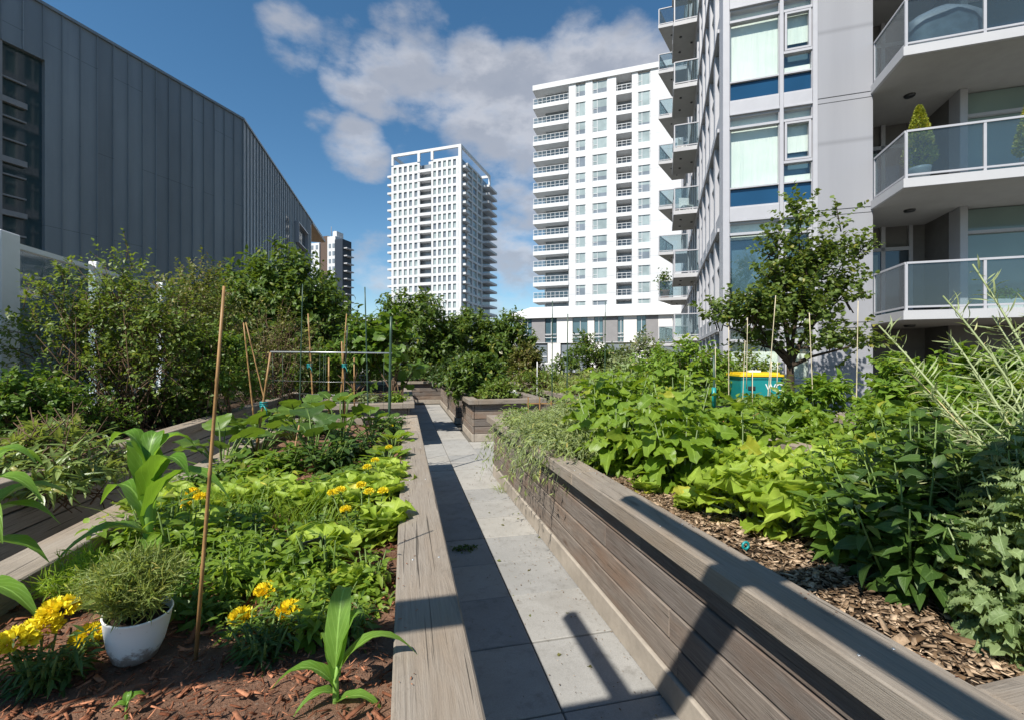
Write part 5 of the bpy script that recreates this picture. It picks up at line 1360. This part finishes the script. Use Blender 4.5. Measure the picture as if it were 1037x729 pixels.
po = bpy.data.objects.new('print', me); COL.objects.link(po); po.parent = bn; po.location = (.05, -.368, 1.09); po.rotation_euler = (R(90), 0, 0)

# ---- second and third right-hand beds: rows of leafy crops
POT = [(3.9, .9, 'leafy bush at the right edge behind the seed stalks', .55, 'lf_kale'), (4.5, 1.5, 'leafy bush under the lowest balcony at the right edge', .6, 'lf_bush'), (3.9, 1.9, 'bush with pale leaves right of the dark potato plants', .48, 'lf_mid'), (4.6, 2.4, 'leafy bush below the potted balcony plant', .6, 'lf_hedge'),
       (3.85, 2.9, 'leafy bush above the grey board at centre right', .42, 'lf_bright'), (4.5, 3.3, 'leafy bush right of the tallest cane', .6, 'lf_hedge'), (3.9, 3.9, 'low leafy bush in front of the tree trunk', .44, 'lf_bright'), (4.6, 4.3, 'leafy bush at the foot of the tree', .62, 'lf_hedge'), (3.95, 4.8, 'leafy bush just right of the teal bin', .5, 'lf_mid'),
       (4.7, 5.2, 'leafy bush behind the bin on its right', .6, 'lf_hedge'), (3.8, 5.35, 'pale leafy plant in front of the teal bin', .2, 'lf_bright')]
for x, y, lb, h, mt in POT:
    z = SZ
    if 738 < 518.5 + F * (x * ct - y * st) / (x * st + y * ct) < 812: h *= .55
    shrub('bean_bush', lb, 'bush', (x, y, z), [(0, 0, h * .5, .42, .42, h * .55)], 190, 7, .075 if x < 4.2 else .085, 'ovate', mt, 'leafy crops in the second right bed', stems=5, twig_l=.14, shell=.3, stem_mat='stem_g', sr=.008)
POT3 = [(6.4, 1.4, 'tall crop bush at the far right under the balcony'), (6.6, 2.5, 'crop bush in front of the balcony corner'), (6.5, 3.6, 'crop bush in front of the lavender wall'), (6.6, 4.7, 'crop bush right behind the tree trunk'), (7.6, 3.0, 'rear crop bush against the ground floor')]
for x, y, lb in POT3:
    shrub('bean_bush', lb, 'bush', (x, y, SZ), [(0, 0, .42, .62, .62, .5), (random.uniform(-.3, .3), .3, .5, .4, .4, .4)], 300, 7, .09, 'ovate', 'lf_hedge', 'crops in the third right bed', stems=5, twig_l=.16, shell=.3, stem_mat='stem_g', sr=.008)
rosette('chard_plant', 'chard with an orange stalk below the bin', 'chard', (3.72, 4.6, SZ), 14, .26, 'chard', 'lf_mid', 'chards in the second right bed', pet=.22, stem='stem_r')
rosette('chard_plant', 'chard right of the orange stalked one', 'chard', (3.75, 3.9, SZ), 14, .26, 'chard', 'lf_bright', 'chards in the second right bed', pet=.2, stem='stem_p')
rosette('lettuce', 'lettuce along the grey board at centre right', 'lettuce', (3.7, 3.2, SZ), 16, .2, 'lettuce', 'lf_lime', None)

# hedge and mid distance shrubs
def gshrub(label, px, t, pyb, pyt, wpx, mat, ls, name='shrub', cat='shrub', nt=420, tmpl='tiny', group='shrubs beyond the beds', lpt=9, zb=None, **kw):
    top = PD(px, pyt, t).z; b = PD(px, pyb, t); bz = b.z if zb is None else zb; wr = wpx / F * t / 2; h = top - bz
    blobs = [(0, 0, h * .52, wr, wr * .9, h * .46), (-wr * .45, .1, h * .4, wr * .6, wr * .6, h * .38), (wr * .5, 0, h * .45, wr * .55, wr * .55, h * .42), (wr * .1, 0, h * .8, wr * .45, wr * .45, h * .22)]
    return shrub(name, label, cat, (b.x, b.y, bz), blobs, nt, lpt, ls, tmpl, mat, group, twig_l=min(.45, wr * .45), **kw)
gshrub('rounded bright hedge bush left of the teal bin', 700, 7.6, 450, 352, 78, 'lf_hedge', .085, tmpl='ovate', nt=420, zb=.2)
gshrub('low hedge bush in front of the corner pier', 668, 8.6, 430, 360, 62, 'lf_hedge', .08, tmpl='ovate', zb=.2)
gshrub('hedge bush just behind the teal bin', 748, 9.2, 430, 366, 90, 'lf_bush', .09, tmpl='ovate', zb=.2)
gshrub('grey green shrub left of the hedge', 648, 11.5, 430, 344, 66, 'lf_grey', .09, zb=.1)
gshrub('kale like blue green shrub before the grey shrub', 628, 9.5, 440, 372, 64, 'lf_kale', .09, tmpl='ovate', zb=.2)
gshrub('dark round shrub under the middle of the low building', 592, 17, 400, 347, 64, 'lf_tree', .13, zb=.0)
gshrub('dark shrub at the right of the round one', 622, 18, 400, 358, 40, 'lf_tree', .13, zb=0)
gshrub('reddish brown shrub at the left end of the low building', 532, 17, 400, 347, 30, 'lf_red', .12, zb=0)
gshrub('dark kale clump over the short square bed', 483, 10.0, 412, 362, 46, 'lf_tree', .11, group='plants in the short square bed', tmpl='ovate', zb=.7)
gshrub('bright low herb in the corner of the short square bed', 505, 9.4, 412, 391, 36, 'lf_bush', .07, group='plants in the short square bed', nt=200, zb=.72)
gshrub('dark leafy bush in the far bed beside the path', 470, 13.0, 400, 366, 50, 'lf_treedark', .12, group='plants in the short square bed', tmpl='ovate', zb=.7)
gshrub('low green cover right of the square bed', 545, 12.0, 398, 382, 50, 'lf_bush', .08, group='low plants in the distant bed', nt=220, zb=.72)
gshrub('straw coloured grassy clump in the distant bed', 590, 11.0, 402, 383, 60, 'lf_grass', .09, group='low plants in the distant bed', tmpl='lance', nt=260, zb=.72)
# trees at the end of the garden
def gtree(label, px, t, pyt, wpx, mat, ls, hz=0, nt=800, group='trees at the end of the garden', name='broadleaf_tree', lpt=10, tmpl='tiny', dy=0, low=.18):
    b = PD(px, 400, t); b.z = 0; h = PD(px, pyt, t).z; wr = wpx / F * t / 2
    blobs = [(0, 0, h * .58, wr * .85, wr * .8, h * .34), (-wr * .5, .2, h * .42, wr * .6, wr * .6, h * .3), (wr * .55, -.1, h * .45, wr * .6, wr * .6, h * .3), (wr * .1, 0, h * .80, wr * .5, wr * .5, h * .2), (-wr * .3, 0, h * .72, wr * .4, wr * .4, h * .2), (0, 0, h * .25, wr * .8, wr * .6, h * low)]
    return shrub(name, label, 'tree', tuple(b), blobs, nt, lpt, ls, tmpl, mat, group, stems=7, twig_l=.55, trunk=(.07, h * .32), sr=.03, stem_mat='bark')
gtree('dark leafy tree left of the slim distant tower, behind the tall vine', 418, 19.5, 298, 92, 'lf_tree', .19, nt=900, tmpl='ovate', lpt=8)
gtree('dark tree below the slim tower right of the bigger one', 474, 20.5, 316, 62, 'lf_tree', .18, nt=700, tmpl='ovate', lpt=8)
gtree('dark tree next to the roof end of the low building', 512, 20, 321, 62, 'lf_tree', .18, nt=700, tmpl='ovate', lpt=8)
gtree('short dark tree filling behind the far closing bed', 450, 22.5, 335, 70, 'lf_treedark', .2, nt=600, tmpl='ovate', lpt=8)
gtree('dark shrubby tree behind the trellis canes', 350, 21, 326, 80, 'lf_treedark', .2, nt=700, tmpl='ovate', lpt=8)
gtree('leafy fig like tree rising against the hall and blue sky', 285, 12.0, 258, 128, 'lf_tree', .15, nt=1500, tmpl='ovate', lpt=8, low=.3)
gtree('second leafy tree behind the bare stemmed shrub', 322, 14.5, 282, 70, 'lf_tree', .15, nt=800, tmpl='ovate', lpt=8, low=.3)
gtree('shaded tree at the foot of the metal hall', 215, 13.5, 285, 130, 'lf_treedark', .14, nt=1000, tmpl='ovate', lpt=8, low=.3)
# left-hand shrubs in the grey bed
GL = 'shrubs along the left grey bed'
gshrub('tallest thin shrub with a loose top sprig before the metal hall', 118, 5.6, 440, 272, 150, 'lf_bush', .055, nt=420, shell=.2, bare=30, group=GL, lpt=9, zb=.7, sr=.012)
shrub('rose_shrub', 'thin sprigs reaching highest against the metal hall', 'shrub', tuple(PD(125, 430, 5.8)), [(0, 0, 1.6, .18, .2, .75), (.25, 0, 1.2, .3, .3, .4), (-.4, 0, 1.3, .35, .3, .3)], 130, 7, .06, 'tiny', 'lf_bush', GL, shell=.1, sr=.012, bare=10)
gshrub('shrub half hiding the white screen at far left', 62, 5.4, 440, 272, 90, 'lf_bush', .055, nt=260, group=GL, zb=.7, sr=.012, bare=8)
gshrub('reddish tinged shrub before the hall wall', 190, 7.0, 430, 275, 120, 'lf_red', .06, nt=620, group=GL, zb=.7, bare=14, sr=.012)
gshrub('green shrub filling in front of the reddish one', 170, 6.2, 440, 330, 120, 'lf_bush', .06, nt=380, group=GL, zb=.7)
gshrub('brown twiggy shrub showing bare stems behind the canes', 275, 9.3, 425, 312, 95, 'lf_red', .055, nt=260, group=GL, zb=.7, bare=70, shell=.2, sr=.014)
gshrub('dark green shrub beside the long cane', 225, 6.6, 440, 345, 70, 'lf_mid', .06, nt=420, group=GL, zb=.7)
gshrub('leafy shrub low down at the far left edge', 15, 4.6, 470, 385, 110, 'lf_mid', .06, nt=420, group=GL, zb=.7)
gshrub('low green cover along the grey wall cap', 165, 6.4, 440, 404, 90, 'lf_bush', .05, nt=420, group='low growth on the grey bed', zb=.72)
gshrub('low green cover in front at the left of the grey wall', 60, 4.9, 450, 415, 110, 'lf_mid', .05, nt=320, group='low growth on the grey bed', zb=.72)
for px, py, t, lb in ((62, 470, 3.4, 'drooping lance leaved sapling over the grey wall, right one'), (20, 465, 3.3, 'drooping lance leaved sapling at the left edge'), (45, 430, 4.0, 'lance leaved sapling behind the two drooping ones'), (84, 455, 3.9, 'lance leaved sapling nearest the tall corn')):
    b = PD(px, py + 25, t)
    shrub('peach_sapling', lb, 'sapling', (b.x, b.y, .72), [(.0, 0, .12, .26, .30, .24), (.10, -.1, -.05, .14, .25, .25)], 70, 12, .10, 'lance', 'lf_peach', 'drooping saplings on the grey wall', stems=5, twig_l=.32, droop=.7, shell=.2, up=.1)
# far left crossing bed: tall vine and low herbs
vn = gshrub('tall vine with huge pale leaves beside the path behind the trellis', 398, 9.6, 412, 322, 54, 'lf_mid', .21, name='squash_vine', cat='vine', nt=60, tmpl='squash', lpt=4, group='plants in the far left bed', zb=.72)
gshrub('climbing bean behind the teal knot', 362, 9.8, 412, 326, 54, 'lf_mid', .12, name='bean_vine', cat='vine', nt=240, tmpl='ovate', lpt=7, group='plants in the far left bed', zb=.72)
gshrub('second climbing bean left of the first', 322, 10.5, 412, 352, 60, 'lf_tree', .12, name='bean_vine', cat='vine', nt=240, tmpl='ovate', lpt=7, group='plants in the far left bed', zb=.72)
for x, y, lb, mt in ((-1.1, 8.9, 'low herb at the left corner of the crossing bed', 'lf_mid'), (-.6, 8.85, 'low herb in the middle of the crossing bed front', 'lf_grey'), (-.15, 8.9, 'yellow green herb at the right front of the crossing bed', 'lf_bright')):
    herb('herb_clump', lb, 'herb', (x, y, SZ), .26, .25, 14, 22, .09, 'ovate', mt, 'low herbs in the crossing bed')
gshrub('leafy crop over the closing bed at the path end', 430, 17.6, 398, 378, 60, 'lf_treedark', .13, group=None, zb=.72, nt=260)

# the tree by the apartment block
base = PD(800, 400, 9.4); base.z = 0
def q(px, py, dt=0): v = PD(px, py, 9.4 + dt) - base; return v
bl = []
for (px, py, rx, ry, rz, dt) in ((800, 322, .95, .9, .50, 0), (825, 275, .50, .5, .60, 0), (812, 225, .20, .25, .50, 0), (756, 322, .55, .6, .26, -.2), (733, 326, .34, .4, .20, 0), (862, 262, .36, .4, .24, .2), (850, 300, .40, .4, .36, 0), (783, 255, .22, .3, .36, .2), (838, 350, .6, .5, .22, -.2), (870, 352, .35, .4, .18, 0), (772, 348, .5, .5, .16, .2), (795, 290, .5, .5, .42, .1), (845, 232, .14, .2, .28, 0)):
    v = q(px, py, dt); bl.append((v.x, v.y, v.z, rx, ry, rz))
tree = shrub('maple_tree', 'small maple with uneven crown standing before the apartment block', 'tree', tuple(base), bl, 850, 11, .088, 'maple', 'lf_maple', None, stems=11, twig_l=.5, trunk=(.085, 1.75), sr=.035, stem_mat='bark', shell=.15, up=.8)

# small things
tag(thing('path_weed', 'small weed growing in the shaded paver joint', 'weed', P(470, 556, 0)), None, None)
wd_ = bpy.data.objects['path_weed']; L = Leaves()
L.stamp('ovate', np.stack([rng.normal(size=60) * .05, rng.normal(size=60) * .03, .01 + .02 * rng.random(60)], 1), rdir(60) * np.array([1, 1, .3]), np.array([0, 0, 1.]) + rng.normal(size=(60, 3)) * .3, .035); L.build('leaves', M['lf_dark'], wd_)
tuft('path_grass', 'yellowish grass tuft at the foot of the right bed by the corner', 'grass tuft', (1.15, 5.45, 0), .14, .09, 90, 'blade', 'lf_grass', None, spread=.6)
wd2 = thing('garden_marker', 'teal plastic ring marker lying on the chips by the cap', 'marker', (P(755, 552, SZ + .03)))
m = MB(); pts = [(.016 * math.cos(a / 10 * 6.28), 0, .016 * math.sin(a / 10 * 6.28)) for a in range(11)]; m.tube(pts, .006, 6, cap=False); m.build('ring', M['teal'], wd2)
m = MB(); m.tube([(0, 0, -.016), (0, 0, -.05)], .004, 6); m.build('spike', M['teal'], wd2)

# pickets: little trellis in the right bed's far end, and the slatted panel
tf = thing('small_trellis', 'little brown stick trellis at the far end of the right bed', 'trellis', (2.05, 6.0, SZ), R(-8))
for k in range(6): m = MB(); m.box((-.4 + k * .16 - .008, -.008, 0), (-.4 + k * .16 + .008, .008, .36)); m.build('stick', M['bamboo'], tf)
m = MB(); m.box((-.42, .009, .26), (.42, .02, .275)); m.build('crossbar', M['bamboo'], tf)
c = PD(602, 396, 14); sp_ = thing('slatted_panel', 'pale grey slatted timber panel among the distant shrubs', 'panel', (c.x, c.y, .55), RB)
for k in range(5): m = MB(); m.box((-.36 + k * .15, 0, 0), (-.36 + k * .15 + .12, .03, .62 - .02 * (k % 2)), bev=.004); m.build('slat', M['cap'], sp_)
m = MB(); m.box((-.36, .031, .15), (.36, .06, .2)); m.build('crossbar', M['cap'], sp_)
c = PD(553, 380, 18); tk = thing('storage_box', 'white storage box standing left of the dark shrubs', 'box', (c.x, c.y, 0), RB)
m = MB(); m.box((-.38, -.3, .25), (.38, .3, 1.15), bev=.03); m.build('body', M['pan_l'], tk); m = MB(); m.box((-.42, -.34, 1.152), (.42, .34, 1.5), bev=.04); m.build('lid', M['white_w'], tk)
for sx in (-1, 1): m = MB(); m.box((sx * .3 - .04, -.1, 0), (sx * .3 + .04, .1, .249)); m.build('foot', M['plastic_k'], tk)
c = PD(519, 398, 9.7); tb = thing('garden_light', 'small round white garden lamp on the short square bed', 'lamp', (c.x, c.y, SZ))
m = MB(); m.lathe([(0, .12), (.09, .12), (.11, .16), (.07, .22), (0, .24)], (0, 0, 0), 16); m.build('dome', M['white_p'], tb); m = MB(); m.lathe([(0, 0), (.05, 0), (.05, .12), (0, .12)], (0, 0, 0), 12); m.build('base', M['plastic_k'], tb)

# ---- things on the balconies
def apw(x, y, z): return ap.matrix_world @ Vector((x, y, z))
bpy.context.view_layer.update()
def topiary(label, x, y, z, h, wd):
    o = thing('potted_conifer', label, 'potted plant', apw(x, y, z), RB, 'conical shrubs on the middle balcony')
    m = MB(); m.lathe([(0, 0), (.16, 0), (.21, .30), (.22, .36), (.19, .36), (.18, .32), (0, .32)], (0, 0, 0), 20); m.build('pot', M['frame'], o)
    L = Leaves(); n = 2600; f = rng.random(n); a = rng.random(n) * 6.28
    r_ = wd * np.minimum(1, np.sqrt(f * 7)) * (1 - f) ** .75 * (.75 + .3 * rng.random(n))
    p = np.stack([np.cos(a) * r_, np.sin(a) * r_, .34 + f * h], 1)
    d = nrm(np.stack([np.cos(a), np.sin(a), np.ones(n) * .7], 1) + rng.normal(size=(n, 3)) * .35)
    L.stamp('tiny', p, d, rdir(n), .06); L.build('foliage', M['lf_topiary'], o)
    m = MB(); m.tube([(0, 0, .3), (0, 0, .3 + h * .9)], [.03, .008], 6); m.build('stem', M['bark'], o)
topiary('clipped conical conifer in a pot at the corner of the middle balcony', 3.95, -1.0, FL[2] + .2, 1.42, .34)
topiary('clipped conifer in a pot at the right edge on the middle balcony', 5.95, -1.0, FL[2] + .2, 1.42, .34)
gc = thing('covered_barbecue', 'barbecue under a blue grey cover on the upper balcony', 'barbecue', apw(4.45, -.9, FL[3] + .2), RB)
m = MB(); n = 22; vs = []; rings = 9
for i in range(rings):
    f = i / (rings - 1)
    for k in range(n):
        a = 6.28 * k / n; rr = (.78 - .10 * f - (.5 * max(0, f - .8) / .2)) * (1 + .06 * math.sin(a * 5 + f * 3) + .04 * math.sin(a * 9 + 2))
        vs.append((rr * math.cos(a) * .95, rr * math.sin(a) * .42, f * 1.08))
m.add(vs, [(i * n + k, i * n + (k + 1) % n, (i + 1) * n + (k + 1) % n, (i + 1) * n + k) for i in range(rings - 1) for k in range(n)] + [tuple((rings - 1) * n + k for k in range(n))], None, None, 0, True)
m.build('cover', M['cover'], gc)
for sx in (-.4, .4): m = MB(); m.tube([(sx, 0, 0), (sx, 0, .05)], .04, 8); m.build('wheel', M['plastic_k'], gc)
tp = thing('window_box', 'white planter with a small green plant on the lowest balcony', 'planter', apw(5.35, -1.15, FL[1] + .2), RB)
m = MB(); m.box((-.3, -.1, 0), (.3, .1, .22), bev=.02); m.build('trough', M['white_p'], tp)
L = Leaves(); L.stamp('ovate', rng.normal(size=(160, 3)) * np.array([.14, .05, .07]) + np.array([0, 0, .33]), rdir(160), rdir(160) + np.array([0, 0, 1]), .08); L.build('foliage', M['lf_bright'], tp)
tp = thing('potted_plant', 'terracotta pot with a leafy plant on a far side balcony', 'potted plant', apw(-1.35, 17.3, FL[2] + .18), RB)
m = MB(); m.lathe([(0, 0), (.22, 0), (.32, .42), (.34, .5), (.3, .5), (.28, .44), (0, .44)], (0, 0, 0), 18); m.build('pot', M['terracotta'], tp)
L = Leaves(); L.stamp('ovate', rng.normal(size=(420, 3)) * np.array([.2, .2, .38]) + np.array([0, 0, 1.0]), rdir(420), rdir(420) + np.array([0, 0, 1]), .16); L.build('foliage', M['lf_tree'], tp)
m = MB(); m.tube([(0, 0, .4), (0, 0, 1.4)], .02, 6); m.build('stem', M['bark'], tp)
for (x, y, k, lb, rz) in ((-.45, 9.6, 3, 'white patio chair left on the third side balcony', .4), (-.5, 10.5, 3, 'white patio chair right on the third side balcony', -2.4), (-.5, 9.8, 4, 'white patio chair on the fourth side balcony', 1.0)):
    ch = thing('patio_chair', lb, 'chair', apw(x, y, FL[k] + .18), RB + rz, 'white chairs on the side balconies')
    m = MB(); m.box((-.25, -.25, .42), (.25, .25, .46), bev=.01); m.build('seat', M['white_p'], ch)
    m = MB(); m.box((-.25, .22, .47), (.25, .26, .95), bev=.01); m.build('backrest', M['white_p'], ch)
    for sx in (-.22, .22):
        for sy in (-.22, .22): m = MB(); m.box((sx - .02, sy - .02, 0), (sx + .02, sy + .02, .419)); m.build('leg', M['white_p'], ch)

# crumbs of soil, dry leaves on the paving and on the caps
def litter(name, label, n, fn, tm, mat, sz):
    L = Leaves(); xs = np.array([fn() for _ in range(n)])
    a = rdir(n) * np.array([1, 1, .12]); L.stamp(tm, xs, a, np.array([0, 0, 1.]) + rng.normal(size=(n, 3)) * .25, sz * (.3 + rng.random(n)))
    return tag(L.build(name, M[mat]), label, 'litter', None, 'stuff')
def on_path():
    y = random.uniform(1.2, 7) ; e = random.random() ** 2.2 * .5
    return ((1.19 - e) if random.random() < .75 else random.uniform(.2, 1.1), y, .007)
def on_caps():
    if random.random() < .5: return (random.uniform(1.25, 1.31), random.uniform(.8, 4), .834)
    return (random.uniform(-.01, .05) - .02 * random.random(), random.uniform(.6, 5), .834)
litter('path_litter', 'crumbs of soil and dry leaf bits along the paving edge', 900, on_path, 'chip', 'chips_tan', .008)
litter('path_litter', 'small fallen dry leaves scattered on the paving', 45, on_path, 'tiny', 'lf_red', .035)
litter('path_litter', 'bark crumbs lying on the inner edges of the bed caps', 150, on_caps, 'chip', 'chips_red', .008)
# screw heads on the two near caps
for rt, xs_ in (('raised_bed', (.17 - .04, .03)), ('raised_bed.001', (1.155, 1.27))):
    par = bpy.data.objects[rt]; m = MB()
    for y in ([.66, 1.8, 3.0, 4.1, 5.05, 5.15] if rt == 'raised_bed' else [.95, 1.9, 2.9, 3.0, 4.0, 5.2]):
        for x in xs_:
            m.lathe([(0, .0015), (.0045, .0012), (.005, 0)], (x - par.location.x, y - par.location.y, .8305), 8)
    m.build('screw_heads', M['grey_metal'], par)
# fine joints of the rendered tower wall
